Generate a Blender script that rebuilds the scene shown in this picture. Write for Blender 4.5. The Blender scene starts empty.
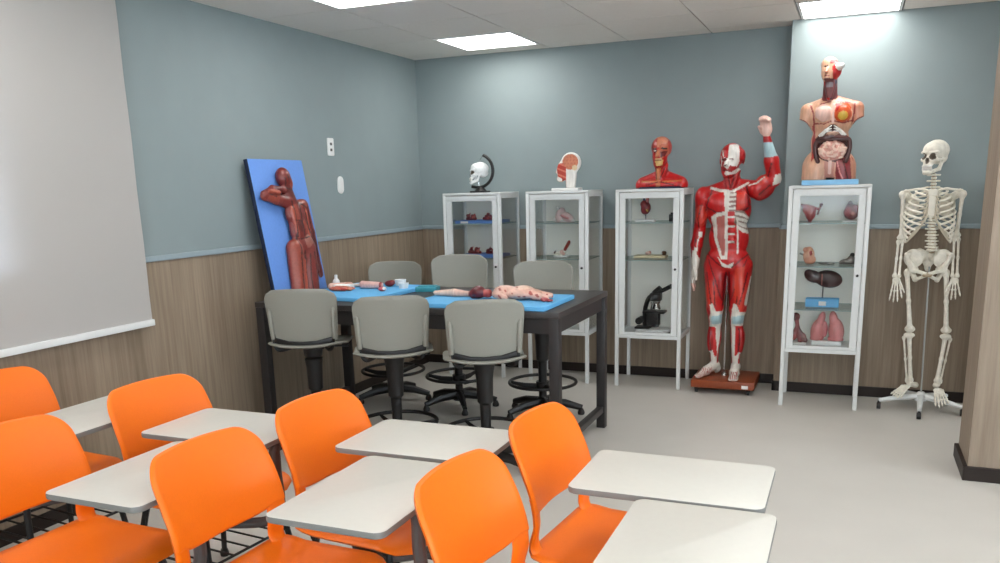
import bpy, bmesh, math, random
import numpy as np
from mathutils import Vector, Matrix
PI = math.pi
random.seed(7)
sc = bpy.context.scene
COL = sc.collection

# ------------------------------------------------------------------ materials
def lin(c):
    return tuple(((v/255)/12.92 if v/255 <= .04045 else ((v/255+.055)/1.055)**2.4) for v in c)
def new_mat(name):
    m = bpy.data.materials.new(name); m.use_nodes = True
    nt = m.node_tree; nt.nodes.clear()
    out = nt.nodes.new('ShaderNodeOutputMaterial')
    return m, nt, out
def mat(name, rgb, rough=.5, metal=0., var=.06, scale=30., bump=0., spec=.5, stretch=(1, 1, 1), coat=0.):
    m, nt, out = new_mat(name)
    p = nt.nodes.new('ShaderNodeBsdfPrincipled')
    p.inputs['Roughness'].default_value = rough; p.inputs['Metallic'].default_value = metal
    p.inputs['Specular IOR Level'].default_value = spec; p.inputs['Coat Weight'].default_value = coat
    tc = nt.nodes.new('ShaderNodeTexCoord'); mp = nt.nodes.new('ShaderNodeMapping')
    mp.inputs['Scale'].default_value = stretch
    nz = nt.nodes.new('ShaderNodeTexNoise'); nz.inputs['Scale'].default_value = scale; nz.inputs['Detail'].default_value = 4
    nt.links.new(tc.outputs['Object'], mp.inputs[0]); nt.links.new(mp.outputs[0], nz.inputs['Vector'])
    rp = nt.nodes.new('ShaderNodeValToRGB'); c = lin(rgb)
    rp.color_ramp.elements[0].position = .3; rp.color_ramp.elements[1].position = .7
    rp.color_ramp.elements[0].color = tuple(v*(1-var) for v in c)+(1,)
    rp.color_ramp.elements[1].color = tuple(min(1, v*(1+var)) for v in c)+(1,)
    nt.links.new(nz.outputs['Fac'], rp.inputs[0]); nt.links.new(rp.outputs[0], p.inputs['Base Color'])
    if bump:
        b = nt.nodes.new('ShaderNodeBump'); b.inputs['Strength'].default_value = bump; b.inputs['Distance'].default_value = .01
        nt.links.new(nz.outputs['Fac'], b.inputs['Height']); nt.links.new(b.outputs[0], p.inputs['Normal'])
    nt.links.new(p.outputs[0], out.inputs[0])
    return m
def model_mat(name, rough=.35, grain=.12, stretch=(60, 60, 12), coat=.3):
    # painted plastic: colour per muscle / bone from the mesh, fine fibre grain from noise
    m, nt, out = new_mat(name)
    p = nt.nodes.new('ShaderNodeBsdfPrincipled'); p.inputs['Roughness'].default_value = rough
    p.inputs['Coat Weight'].default_value = coat; p.inputs['Coat Roughness'].default_value = .25
    at = nt.nodes.new('ShaderNodeAttribute'); at.attribute_name = 'paint'
    tc = nt.nodes.new('ShaderNodeTexCoord'); mp = nt.nodes.new('ShaderNodeMapping'); mp.inputs['Scale'].default_value = stretch
    nz = nt.nodes.new('ShaderNodeTexNoise'); nz.inputs['Scale'].default_value = 1.; nz.inputs['Detail'].default_value = 3
    nt.links.new(tc.outputs['Object'], mp.inputs[0]); nt.links.new(mp.outputs[0], nz.inputs['Vector'])
    mr = nt.nodes.new('ShaderNodeMapRange'); mr.inputs[1].default_value = .3; mr.inputs[2].default_value = .7
    mr.inputs[3].default_value = 1-grain*1.6; mr.inputs[4].default_value = 1+grain*.4
    nt.links.new(nz.outputs['Fac'], mr.inputs[0])
    mx = nt.nodes.new('ShaderNodeVectorMath'); mx.operation = 'SCALE'
    nt.links.new(at.outputs['Color'], mx.inputs[0]); nt.links.new(mr.outputs[0], mx.inputs['Scale'])
    nt.links.new(mx.outputs[0], p.inputs['Base Color'])
    b = nt.nodes.new('ShaderNodeBump'); b.inputs['Strength'].default_value = .35; b.inputs['Distance'].default_value = .004
    nt.links.new(nz.outputs['Fac'], b.inputs['Height']); nt.links.new(b.outputs[0], p.inputs['Normal'])
    nt.links.new(p.outputs[0], out.inputs[0])
    return m
def wood_mat(name, a, b, rough=.55):
    m, nt, out = new_mat(name)
    p = nt.nodes.new('ShaderNodeBsdfPrincipled'); p.inputs['Roughness'].default_value = rough
    p.inputs['Specular IOR Level'].default_value = .3
    tc = nt.nodes.new('ShaderNodeTexCoord')
    mp = nt.nodes.new('ShaderNodeMapping'); mp.inputs['Scale'].default_value = (22, 22, .9)
    n1 = nt.nodes.new('ShaderNodeTexNoise'); n1.inputs['Scale'].default_value = 1.6; n1.inputs['Detail'].default_value = 6; n1.inputs['Roughness'].default_value = .65
    mp2 = nt.nodes.new('ShaderNodeMapping'); mp2.inputs['Scale'].default_value = (3, 3, .35)
    n2 = nt.nodes.new('ShaderNodeTexNoise'); n2.inputs['Scale'].default_value = 1.3; n2.inputs['Detail'].default_value = 3
    mix = nt.nodes.new('ShaderNodeMath'); mix.operation = 'MULTIPLY_ADD'; mix.inputs[1].default_value = .62
    sc2 = nt.nodes.new('ShaderNodeMath'); sc2.operation = 'MULTIPLY'; sc2.inputs[1].default_value = .38
    nt.links.new(tc.outputs['Object'], mp.inputs[0]); nt.links.new(mp.outputs[0], n1.inputs['Vector'])
    nt.links.new(tc.outputs['Object'], mp2.inputs[0]); nt.links.new(mp2.outputs[0], n2.inputs['Vector'])
    nt.links.new(n2.outputs['Fac'], sc2.inputs[0]); nt.links.new(n1.outputs['Fac'], mix.inputs[0]); nt.links.new(sc2.outputs[0], mix.inputs[2])
    rp = nt.nodes.new('ShaderNodeValToRGB')
    rp.color_ramp.elements[0].position = .34; rp.color_ramp.elements[1].position = .66
    rp.color_ramp.elements[0].color = lin(a)+(1,); rp.color_ramp.elements[1].color = lin(b)+(1,)
    nt.links.new(mix.outputs[0], rp.inputs[0]); nt.links.new(rp.outputs[0], p.inputs['Base Color'])
    bp = nt.nodes.new('ShaderNodeBump'); bp.inputs['Strength'].default_value = .08; bp.inputs['Distance'].default_value = .004
    nt.links.new(n1.outputs['Fac'], bp.inputs['Height']); nt.links.new(bp.outputs[0], p.inputs['Normal'])
    nt.links.new(p.outputs[0], out.inputs[0])
    return m
def glass_mat(name, tint=(235, 243, 240), refl=.5):
    m, nt, out = new_mat(name)
    tr = nt.nodes.new('ShaderNodeBsdfTransparent'); tr.inputs[0].default_value = lin(tint)+(1,)
    gl = nt.nodes.new('ShaderNodeBsdfGlossy'); gl.inputs['Roughness'].default_value = .06
    fr = nt.nodes.new('ShaderNodeFresnel'); fr.inputs[0].default_value = 1.45
    mu = nt.nodes.new('ShaderNodeMath'); mu.operation = 'MULTIPLY'; mu.inputs[1].default_value = refl
    mx = nt.nodes.new('ShaderNodeMixShader')
    nt.links.new(fr.outputs[0], mu.inputs[0]); nt.links.new(mu.outputs[0], mx.inputs[0])
    nt.links.new(tr.outputs[0], mx.inputs[1]); nt.links.new(gl.outputs[0], mx.inputs[2]); nt.links.new(mx.outputs[0], out.inputs[0])
    return m
def emit_mat(name, rgb, s):
    m, nt, out = new_mat(name)
    e = nt.nodes.new('ShaderNodeEmission'); e.inputs[0].default_value = rgb+(1,); e.inputs[1].default_value = s
    nt.links.new(e.outputs[0], out.inputs[0]); return m
def ceiling_mat():
    m, nt, out = new_mat('mineral ceiling tile')
    p = nt.nodes.new('ShaderNodeBsdfPrincipled'); p.inputs['Roughness'].default_value = .9
    tc = nt.nodes.new('ShaderNodeTexCoord'); nz = nt.nodes.new('ShaderNodeTexNoise'); nz.inputs['Scale'].default_value = 60
    nt.links.new(tc.outputs['Object'], nz.inputs['Vector'])
    rp = nt.nodes.new('ShaderNodeValToRGB'); c = lin((240, 234, 227))
    rp.color_ramp.elements[0].color = tuple(v*.93 for v in c)+(1,); rp.color_ramp.elements[1].color = c+(1,)
    nt.links.new(nz.outputs['Fac'], rp.inputs[0]); nt.links.new(rp.outputs[0], p.inputs['Base Color']); nt.links.new(p.outputs[0], out.inputs[0])
    return m
def blind_mat():
    m, nt, out = new_mat('roller blind fabric')
    d = nt.nodes.new('ShaderNodeBsdfDiffuse'); d.inputs[0].default_value = lin((212, 208, 203))+(1,)
    t = nt.nodes.new('ShaderNodeBsdfTranslucent'); t.inputs[0].default_value = lin((196, 198, 204))+(1,)
    mx = nt.nodes.new('ShaderNodeMixShader'); mx.inputs[0].default_value = .38
    tc = nt.nodes.new('ShaderNodeTexCoord'); nz = nt.nodes.new('ShaderNodeTexNoise'); nz.inputs['Scale'].default_value = 500
    b = nt.nodes.new('ShaderNodeBump'); b.inputs['Strength'].default_value = .08; b.inputs['Distance'].default_value = .002
    nt.links.new(tc.outputs['Object'], nz.inputs['Vector']); nt.links.new(nz.outputs['Fac'], b.inputs['Height']); nt.links.new(b.outputs[0], d.inputs['Normal'])
    nt.links.new(d.outputs[0], mx.inputs[1]); nt.links.new(t.outputs[0], mx.inputs[2]); nt.links.new(mx.outputs[0], out.inputs[0])
    return m
WALL = mat('blue grey paint', (138, 150, 151), .62, var=.02, scale=6, bump=.02, spec=.35)
WOOD = wood_mat('grey brown wood laminate', (121, 105, 88), (158, 141, 122))
WOOD_P = wood_mat('pillar wood laminate', (134, 118, 102), (164, 148, 131))
FLOOR = mat('pale grey vinyl floor', (198, 194, 187), .42, var=.025, scale=3, bump=.0, spec=.35)
CEIL = ceiling_mat()
DARKTRIM = mat('dark brown skirting', (40, 31, 27), .5, spec=.3)
WHITE = mat('white enamelled steel', (226, 228, 227), .35, var=.015)
BACKP = mat('warm white steel back', (246, 243, 233), .5, var=.01)
WHITEPL = mat('white plastic', (232, 232, 230), .4, var=.01)
ORANGE = mat('orange polypropylene', (240, 113, 8), .42, var=.02, scale=180, bump=.03, spec=.4)
TABLET = mat('light grey laminate', (203, 201, 193), .4, var=.012, scale=50)
TABEDGE = mat('grey edge band', (122, 122, 119), .5, var=.02)
BLACKM = mat('black painted steel', (22, 20, 20), .42, var=.1)
GREYM = mat('dark grey painted tube', (84, 78, 76), .45, var=.05)
CHROME = mat('chrome', (190, 190, 190), .2, metal=1., var=.02)
STOOL = mat('warm grey plastic', (142, 141, 132), .5, var=.02, scale=160, bump=.02, spec=.4)
BENCH = mat('charcoal bench laminate', (58, 54, 53), .38, var=.08, scale=40)
BENCHF = mat('charcoal bench frame', (44, 41, 41), .45, var=.06)
FOAM = mat('blue foam board', (106, 148, 218), .7, var=.03, scale=60, bump=.05, spec=.2)
FOAM2 = mat('sky blue foam tray', (104, 178, 228), .65, var=.03, scale=60, bump=.05, spec=.2)
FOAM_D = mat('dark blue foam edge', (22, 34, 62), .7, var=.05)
PALEBLUE = mat('pale blue plastic', (128, 182, 220), .4, var=.02)
PINE = mat('reddish brown varnished wood', (142, 66, 32), .35, var=.14, scale=6, stretch=(1, 12, 12))
PALEBOARD = mat('pale beech board', (206, 190, 152), .5, var=.05)
TEAL = mat('teal plastic', (60, 150, 168), .4)
GLASS = glass_mat('cabinet glass', (253, 254, 254), .45)
GSHELF = glass_mat('shelf glass', (240, 246, 244), .5)
GEDGE = mat('glass shelf edge', (160, 180, 176), .2, var=.02)
MODEL = model_mat('painted anatomical plastic')
BONE = model_mat('bone plastic', .5, .10, (40, 40, 40), .05)
DARKGLASS = mat('black lens', (10, 10, 12), .15)
PANEL = emit_mat('led panel diffuser', (1., .985, .955), 12.)
METALT = mat('aluminium', (176, 176, 172), .35, metal=.8, var=.03)

# ------------------------------------------------------------------ object helpers
def empty(name, loc, rz=0.):
    o = bpy.data.objects.new(name, None); COL.objects.link(o); o.location = loc; o.rotation_euler = (0, 0, rz)
    o.empty_display_size = .05; return o
def tag(o, label=None, cat=None, group=None, kind=None):
    if label: o['label'] = label
    if cat: o['category'] = cat
    if group: o['group'] = group
    if kind: o['kind'] = kind
    return o
def thing(name, label, cat, loc=(0, 0, 0), rz=0., group=None):
    return tag(empty(name, loc, rz), label, cat, group)
def copy_tree(o, parent=None):
    c = o.copy(); COL.objects.link(c)
    if parent is not None: c.parent = parent
    for ch in list(o.children): copy_tree(ch, c)
    return c
def link_mesh(name, me, m, parent=None, smooth=35):
    for mm in (m if isinstance(m, (list, tuple)) else [m]): me.materials.append(mm)
    o = bpy.data.objects.new(name, me); COL.objects.link(o)
    if parent is not None: o.parent = parent
    if smooth:
        me.shade_smooth()
        if smooth < 180: me.set_sharp_from_angle(angle=math.radians(smooth))
    return o
class MB:
    def __init__(s): s.bm = bmesh.new(); s.mi = 0
    def _mi(s, faces):
        for f in faces: f.material_index = s.mi
    def box(s, x0, x1, y0, y1, z0, z1, bev=0., M=None, seg=2):
        t = bmesh.new(); bmesh.ops.create_cube(t, size=1)
        for v in t.verts: v.co = Vector((x0+(v.co.x+.5)*(x1-x0), y0+(v.co.y+.5)*(y1-y0), z0+(v.co.z+.5)*(z1-z0)))
        if bev: bmesh.ops.bevel(t, geom=t.edges[:], offset=bev, segments=seg, affect='EDGES', profile=.6)
        return s.merge(t, M)
    def merge(s, t, M=None):
        if M is not None: bmesh.ops.transform(t, matrix=M, verts=t.verts)
        vs = [s.bm.verts.new(v.co) for v in t.verts]
        t.verts.index_update()
        for f in t.faces:
            try:
                n = s.bm.faces.new([vs[v.index] for v in f.verts]); n.material_index = s.mi
            except ValueError: pass
        t.free(); return s
    def tube(s, pts, r, n=10, closed=False, cap=True, flat=None, up=None):
        pts = [Vector(p) for p in pts]; N = len(pts)
        rs = r if isinstance(r, (list, tuple)) else [r]*N
        rings = []; pn = None
        for i, p in enumerate(pts):
            a = pts[(i-1) % N] if (closed or i > 0) else p; b = pts[(i+1) % N] if (closed or i < N-1) else p
            t = (b-a)
            t = t.normalized() if t.length > 1e-9 else Vector((0, 0, 1))
            if pn is None:
                ref = Vector(up) if up else (Vector((0, 0, 1)) if abs(t.z) < .9 else Vector((1, 0, 0)))
                pn = (ref-t*ref.dot(t)).normalized()
            else:
                q = pn-t*pn.dot(t); pn = q.normalized() if q.length > 1e-6 else pn
            bn = t.cross(pn); fl = flat or 1.
            rings.append([s.bm.verts.new(p+pn*(math.cos(2*PI*k/n)*rs[i])+bn*(math.sin(2*PI*k/n)*rs[i]*fl)) for k in range(n)])
        M = N if closed else N-1
        for i in range(M):
            A, B = rings[i], rings[(i+1) % N]
            for k in range(n):
                s.bm.faces.new((A[k], A[(k+1) % n], B[(k+1) % n], B[k])).material_index = s.mi
        if cap and not closed:
            s.bm.faces.new(rings[0][::-1]).material_index = s.mi; s.bm.faces.new(rings[-1]).material_index = s.mi
        return s
    def lathe(s, prof, c=(0, 0, 0), n=24, sx=1., sy=1.):
        c = Vector(c); rings = []
        for r, z in prof:
            if r < 1e-6: rings.append([s.bm.verts.new(c+Vector((0, 0, z)))])
            else: rings.append([s.bm.verts.new(c+Vector((math.cos(2*PI*k/n)*r*sx, math.sin(2*PI*k/n)*r*sy, z))) for k in range(n)])
        for A, B in zip(rings, rings[1:]):
            for k in range(n):
                q = [A[k % len(A)], A[(k+1) % len(A)], B[(k+1) % len(B)], B[k % len(B)]]
                u = []
                for v in q:
                    if v not in u: u.append(v)
                if len(u) > 2: s.bm.faces.new(u).material_index = s.mi
        for R, fl in ((rings[0], True), (rings[-1], False)):
            if len(R) > 2: s.bm.faces.new(R[::-1] if fl else R).material_index = s.mi
        return s
    def prism(s, poly, z0, z1, bev=0., M=None, seg=2):
        t = bmesh.new(); b = [t.verts.new((x, y, z0)) for x, y in poly]; f = t.faces.new(b)
        r = bmesh.ops.extrude_face_region(t, geom=[f])
        for v in r['geom']:
            if isinstance(v, bmesh.types.BMVert): v.co.z = z1
        bmesh.ops.recalc_face_normals(t, faces=t.faces[:])
        if bev:
            es = [e for e in t.edges if abs(e.verts[0].co.z-e.verts[1].co.z) < 1e-6]
            bmesh.ops.bevel(t, geom=es, offset=bev, segments=seg, affect='EDGES', profile=.6)
        return s.merge(t, M)
    def shell(s, fn, nu, nv, thick, wrap=None):
        # fn(u, v) in [-1,1]^2 -> point of the mid surface; makes a closed slab with a rounded rim
        P = [[Vector(fn(-1+2*i/nu, -1+2*j/nv)) for j in range(nv+1)] for i in range(nu+1)]
        Nn = [[None]*(nv+1) for _ in range(nu+1)]
        for i in range(nu+1):
            for j in range(nv+1):
                du = P[min(i+1, nu)][j]-P[max(i-1, 0)][j]; dv = P[i][min(j+1, nv)]-P[i][max(j-1, 0)]
                n = du.cross(dv); Nn[i][j] = n.normalized() if n.length > 1e-12 else Vector((0, 0, 1))
        A = [[s.bm.verts.new(P[i][j]+Nn[i][j]*thick/2) for j in range(nv+1)] for i in range(nu+1)]
        B = [[s.bm.verts.new(P[i][j]-Nn[i][j]*thick/2) for j in range(nv+1)] for i in range(nu+1)]
        for i in range(nu):
            for j in range(nv):
                s.bm.faces.new((A[i][j], A[i+1][j], A[i+1][j+1], A[i][j+1])).material_index = s.mi
                s.bm.faces.new((B[i][j], B[i][j+1], B[i+1][j+1], B[i+1][j])).material_index = s.mi
        rim = [(i, 0) for i in range(nu)]+[(nu, j) for j in range(nv)]+[(i, nv) for i in range(nu, 0, -1)]+[(0, j) for j in range(nv, 0, -1)]
        cen = sum((P[i][j] for i, j in rim), Vector())/len(rim); mid = []
        for k, (i, j) in enumerate(rim):
            a = P[rim[k-1][0]][rim[k-1][1]]; q = rim[(k+1) % len(rim)]; t = P[q[0]][q[1]]-a
            o = t.cross(Nn[i][j])
            o = o.normalized() if o.length > 1e-9 else Vector()
            if o.dot(P[i][j]-cen) < 0: o = -o
            mid.append(s.bm.verts.new(P[i][j]+o*thick*.5))
        for k in range(len(rim)):
            i, j = rim[k]; i2, j2 = rim[(k+1) % len(rim)]; m1, m2 = mid[k], mid[(k+1) % len(rim)]
            s.bm.faces.new((A[i][j], m1, m2, A[i2][j2])).material_index = s.mi
            s.bm.faces.new((B[i][j], B[i2][j2], m2, m1)).material_index = s.mi
        return s
    def build(s, name, m, parent=None, smooth=35, kind=None, fix=True):
        if fix: bmesh.ops.recalc_face_normals(s.bm, faces=s.bm.faces[:])
        me = bpy.data.meshes.new(name); s.bm.to_mesh(me); s.bm.free()
        o = link_mesh(name, me, m, parent, smooth)
        if kind: o['kind'] = kind
        return o
def rrect(x0, x1, y0, y1, r, n=6):
    out = []
    for cx, cy, a0 in ((x1-r, y1-r, 0), (x0+r, y1-r, 90), (x0+r, y0+r, 180), (x1-r, y0+r, 270)):
        for k in range(n+1):
            a = math.radians(a0+90*k/n); out.append((cx+r*math.cos(a), cy+r*math.sin(a)))
    return out
def arc(c, r, a0, a1, n, plane='xy'):
    out = []
    for k in range(n+1):
        a = math.radians(a0+(a1-a0)*k/n); u, v = r*math.cos(a), r*math.sin(a)
        out.append({'xy': (c[0]+u, c[1]+v, c[2]), 'xz': (c[0]+u, c[1], c[2]+v), 'yz': (c[0], c[1]+u, c[2]+v)}[plane])
    return out
def smooth_path(P, n=6):
    P = [Vector(p) for p in P]; out = []
    for i in range(len(P)-1):
        p0, p1, p2, p3 = P[max(i-1, 0)], P[i], P[i+1], P[min(i+2, len(P)-1)]
        for k in range(n):
            t = k/n
            out.append(.5*((2*p1)+(p2-p0)*t+(2*p0-5*p1+4*p2-p3)*t*t+(3*p1-p0-3*p2+p3)*t**3))
    out.append(P[-1]); return out

# ------------------------------------------------------------------ sculpting: one smooth body out of blended masses
def Cp(a, b, ra, rb, col): return ('C', np.array(a, float), np.array(b, float), ra, rb, np.array(col, float), 1)
def El(c, r, col, rot=None): return ('E', np.array(c, float), np.array(r, float), rot, 0, np.array(col, float), 1)
def Sub(p): return p[:6]+(-1,)
def pdist(p, X, Y, Z):
    if p[0] == 'C':
        a, b, ra, rb = p[1], p[2], p[3], p[4]; d = b-a; L = max(d@d, 1e-12)
        t = np.clip(((X-a[0])*d[0]+(Y-a[1])*d[1]+(Z-a[2])*d[2])/L, 0, 1)
        return np.sqrt((X-a[0]-t*d[0])**2+(Y-a[1]-t*d[1])**2+(Z-a[2]-t*d[2])**2)-(ra+t*(rb-ra))
    c, r, rot = p[1], p[2], p[3]; x, y, z = X-c[0], Y-c[1], Z-c[2]
    if rot is not None:
        R = np.array(rot).T; x, y, z = R[0, 0]*x+R[0, 1]*y+R[0, 2]*z, R[1, 0]*x+R[1, 1]*y+R[1, 2]*z, R[2, 0]*x+R[2, 1]*y+R[2, 2]*z
    k0 = np.sqrt((x/r[0])**2+(y/r[1])**2+(z/r[2])**2); k1 = np.sqrt((x/r[0]**2)**2+(y/r[1]**2)**2+(z/r[2]**2)**2)+1e-9
    return k0*(k0-1)/k1
def pbox(p):
    if p[0] == 'C':
        return np.minimum(p[1]-p[3], p[2]-p[4]), np.maximum(p[1]+p[3], p[2]+p[4])
    m = p[2] if p[3] is None else np.abs(np.array(p[3]))@p[2]
    return p[1]-m, p[1]+m
def rot(ax, deg): return np.array(Matrix.Rotation(math.radians(deg), 3, ax))
def inpoly(poly, x, z):
    ins = np.zeros(len(x), bool); n = len(poly)
    for i in range(n):
        (x1, z1), (x2, z2) = poly[i], poly[(i+1) % n]
        c = (z1 > z) != (z2 > z)
        ins ^= c & (x < (x2-x1)*(z-z1)/((z2-z1) if abs(z2-z1) > 1e-9 else 1e-9)+x1)
    return ins
def sculpt(prims, vox, k=.012, paint=None, jitter=None):
    los, his = zip(*[pbox(p) for p in prims if p[6] > 0])
    lo = np.min(los, 0)-vox*3-k; hi = np.max(his, 0)+vox*3+k
    n = np.ceil((hi-lo)/vox).astype(int)+1
    D = np.full(n, 1., np.float32); ax = [lo[i]+vox*np.arange(n[i]) for i in range(3)]
    mg = k*1.5+vox*2.5
    for p in prims:
        a, b = pbox(p); i0 = np.clip(np.floor((a-mg-lo)/vox).astype(int), 0, n); i1 = np.clip(np.ceil((b+mg-lo)/vox).astype(int)+1, 0, n)
        if (i1 <= i0).any(): continue
        sl = tuple(slice(i0[q], i1[q]) for q in range(3))
        X, Y, Z = np.meshgrid(ax[0][sl[0]], ax[1][sl[1]], ax[2][sl[2]], indexing='ij')
        d = pdist(p, X, Y, Z); S = D[sl]
        if p[6] > 0:
            h = np.maximum(k-np.abs(S-d), 0)/k; D[sl] = np.minimum(S, d)-h*h*k*.25
        else:
            D[sl] = np.maximum(S, -d)
    # surface nets
    I = D < 0
    c = lambda A, i, j, q: A[i:A.shape[0]-1+i, j:A.shape[1]-1+j, q:A.shape[2]-1+q]
    cnt = sum(c(I, i, j, q).astype(np.int8) for i in (0, 1) for j in (0, 1) for q in (0, 1))
    act = (cnt > 0) & (cnt < 8); idx = np.full(act.shape, -1, np.int64); ids = np.argwhere(act); idx[act] = np.arange(len(ids))
    acc = np.zeros((len(ids), 3)); num = np.zeros(len(ids))
    cor = [(i, j, q) for i in (0, 1) for j in (0, 1) for q in (0, 1)]
    for a in cor:
        for b in cor:
            if sum(abs(a[t]-b[t]) for t in range(3)) == 1 and a < b:
                da = D[ids[:, 0]+a[0], ids[:, 1]+a[1], ids[:, 2]+a[2]]; db = D[ids[:, 0]+b[0], ids[:, 1]+b[1], ids[:, 2]+b[2]]
                cr = (da < 0) != (db < 0); t = np.where(cr, da/np.where(da == db, 1, da-db), 0)
                acc += np.where(cr[:, None], np.array(a)+t[:, None]*(np.array(b)-np.array(a)), 0); num += cr
    V = lo+vox*(ids+acc/np.maximum(num, 1)[:, None])
    Q = []
    for axn in range(3):
        u, v = (axn+1) % 3, (axn+2) % 3
        s0 = [slice(None)]*3; s1 = [slice(None)]*3; s0[axn] = slice(0, -1); s1[axn] = slice(1, None)
        A, B = I[tuple(s0)], I[tuple(s1)]; ch = np.argwhere(A != B)
        ch = ch[(ch[:, u] > 0) & (ch[:, v] > 0) & (ch[:, u] < n[u]-1) & (ch[:, v] < n[v]-1)]
        ins = A[ch[:, 0], ch[:, 1], ch[:, 2]]
        def cell(du, dv):
            e = ch.copy(); e[:, u] += du; e[:, v] += dv; return idx[e[:, 0], e[:, 1], e[:, 2]]
        q = np.stack([cell(-1, -1), cell(0, -1), cell(0, 0), cell(-1, 0)], 1)
        q[~ins] = q[~ins][:, ::-1]; Q.append(q)
    Q = np.concatenate(Q); Q = Q[(Q >= 0).all(1)]
    best = np.full(len(V), 9.); C = np.zeros((len(V), 3))
    for p in prims:
        d = pdist(p, V[:, 0], V[:, 1], V[:, 2])
        if p[6] < 0:
            w = np.abs(d) < vox*.9; C[w] = p[5]; best[w] = -9.; continue
        w = d < best; best[w] = d[w]; C[w] = p[5]
    if paint: C = paint(V, C)
    me = bpy.data.meshes.new('sculpt')
    me.vertices.add(len(V)); me.vertices.foreach_set('co', V.astype(np.float32).ravel())
    me.loops.add(len(Q)*4); me.loops.foreach_set('vertex_index', Q.astype(np.int32).ravel())
    me.polygons.add(len(Q)); me.polygons.foreach_set('loop_start', (np.arange(len(Q))*4).astype(np.int32)); me.polygons.foreach_set('loop_total', np.full(len(Q), 4, np.int32))
    me.update(calc_edges=True); me.validate()
    at = me.attributes.new('paint', 'FLOAT_COLOR', 'POINT')
    at.data.foreach_set('color', np.concatenate([C, np.ones((len(C), 1))], 1).astype(np.float32).ravel())
    return me
def sc_obj(name, prims, vox, parent=None, m=None, k=.012, paint=None):
    return link_mesh(name, sculpt(prims, vox, k, paint), m or MODEL, parent, smooth=180)
def lines_paint(V, C, L, ymax=0.):
    for pts, w, col in L:
        for (x1, z1), (x2, z2) in zip(pts, pts[1:]):
            dx, dz = x2-x1, z2-z1; t = np.clip(((V[:, 0]-x1)*dx+(V[:, 2]-z1)*dz)/(dx*dx+dz*dz+1e-12), 0, 1)
            C[(np.hypot(V[:, 0]-x1-t*dx, V[:, 2]-z1-t*dz) < w) & (V[:, 1] < ymax)] = col
    return C
def front_paint(decals, ymax=0., post=None):
    def f(V, C):
        for poly, col in decals:
            w = inpoly(poly, V[:, 0], V[:, 2]) & (V[:, 1] < ymax); C[w] = col
        return post(V, C) if post else C
    return f
RED = lin((196, 22, 24)); RED2 = lin((166, 16, 20)); RED3 = lin((214, 58, 44)); DRED = lin((104, 14, 20)); TEND = lin((226, 220, 210)); BONEC = lin((242, 236, 222))
SKIN = lin((222, 170, 140)); SKIN2 = lin((206, 140, 112)); PINK = lin((222, 136, 130)); PALEPINK = lin((232, 190, 176)); BROWN = lin((70, 26, 24)); BLUEW = lin((168, 198, 204)); YEL = lin((222, 178, 66)); ORG = lin((214, 84, 30)); WHT = lin((236, 232, 226)); GREYC = lin((120, 112, 106)); BLK = lin((20, 16, 16))
HRD = lin((150, 60, 54)); ECO = lin((124, 44, 38)); ECO2 = lin((98, 34, 30)); ECO3 = lin((152, 66, 50))

# ------------------------------------------------------------------ the room
H, ZD = 2.524, 1.157
XR, YF = 7.2, -8.6
PC, XC = .217, 2.947
def st(name, mb, m, smooth=0): return tag(mb.build(name, m, None, smooth), kind='structure')
st('floor', MB().box(-.15, XR+.15, YF-.15, .15, -.1, 0), FLOOR)
WY0, WY1, WZ0, WZ1 = -6.0, -3.86, 1.0, 2.3
b = MB()
b.box(-.15, 0, WY1, .15, 0, H); b.box(-.15, 0, YF-.15, WY0, 0, H); b.box(-.15, 0, WY0, WY1, 0, WZ0); b.box(-.15, 0, WY0, WY1, WZ1, H)
st('wall_left', b, WALL)
st('wall_back', MB().box(0, XR+.15, 0, .15, 0, H), WALL)
st('wall_column', MB().box(XC, XR, -PC, 0, 0, H), WALL)
ADDED_WIN = [(-7.8, -5.6), (-4.9, -2.7)]  # unseen right-wall windows, added to even out the light
b = MB(); b.box(XR, XR+.15, YF-.15, -PC, 0, .95); b.box(XR, XR+.15, YF-.15, -PC, 2.3, H)
for y0, y1 in ((YF-.15, -7.8), (-5.6, -4.9), (-2.7, -PC)): b.box(XR, XR+.15, y0, y1, .95, 2.3)
st('wall_right', b, WALL)
for q, (y0, y1) in enumerate(ADDED_WIN):
    b = MB()
    for a0, a1, z0, z1 in ((y0, y1, .95, 1.0), (y0, y1, 2.25, 2.3), (y0, y0+.05, 1.0, 2.25), (y1-.05, y1, 1.0, 2.25), ((y0+y1)/2-.025, (y0+y1)/2+.025, 1.0, 2.25)):
        b.box(XR+.04, XR+.10, a0, a1, z0, z1, .004)
    added_win = st('window_%d' % (q+2), b, METALT)
    MB().box(XR+.067, XR+.073, y0+.05, y1-.05, 1.0, 2.25).build('window_pane', GLASS, added_win, 0)
b = MB(); b.box(0, 2.2, YF-.15, YF, 0, H); b.box(6.2, XR, YF-.15, YF, 0, H); b.box(2.2, 6.2, YF-.15, YF, 0, .95); b.box(2.2, 6.2, YF-.15, YF, 2.3, H)
st('wall_front', b, WALL)
b = MB()
for a0, a1, z0, z1 in ((2.2, 6.2, .95, 1.0), (2.2, 6.2, 2.25, 2.3), (2.2, 2.25, 1.0, 2.25), (6.15, 6.2, 1.0, 2.25), (3.5, 3.55, 1.0, 2.25), (4.85, 4.9, 1.0, 2.25)): b.box(a0, a1, YF-.10, YF-.04, z0, z1, .004)
added_win = st('window_4', b, METALT)  # added window behind the camera, lets daylight in from the view side
MB().box(2.25, 6.15, YF-.073, YF-.067, 1.0, 2.25).build('window_pane', GLASS, added_win, 0)
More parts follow.
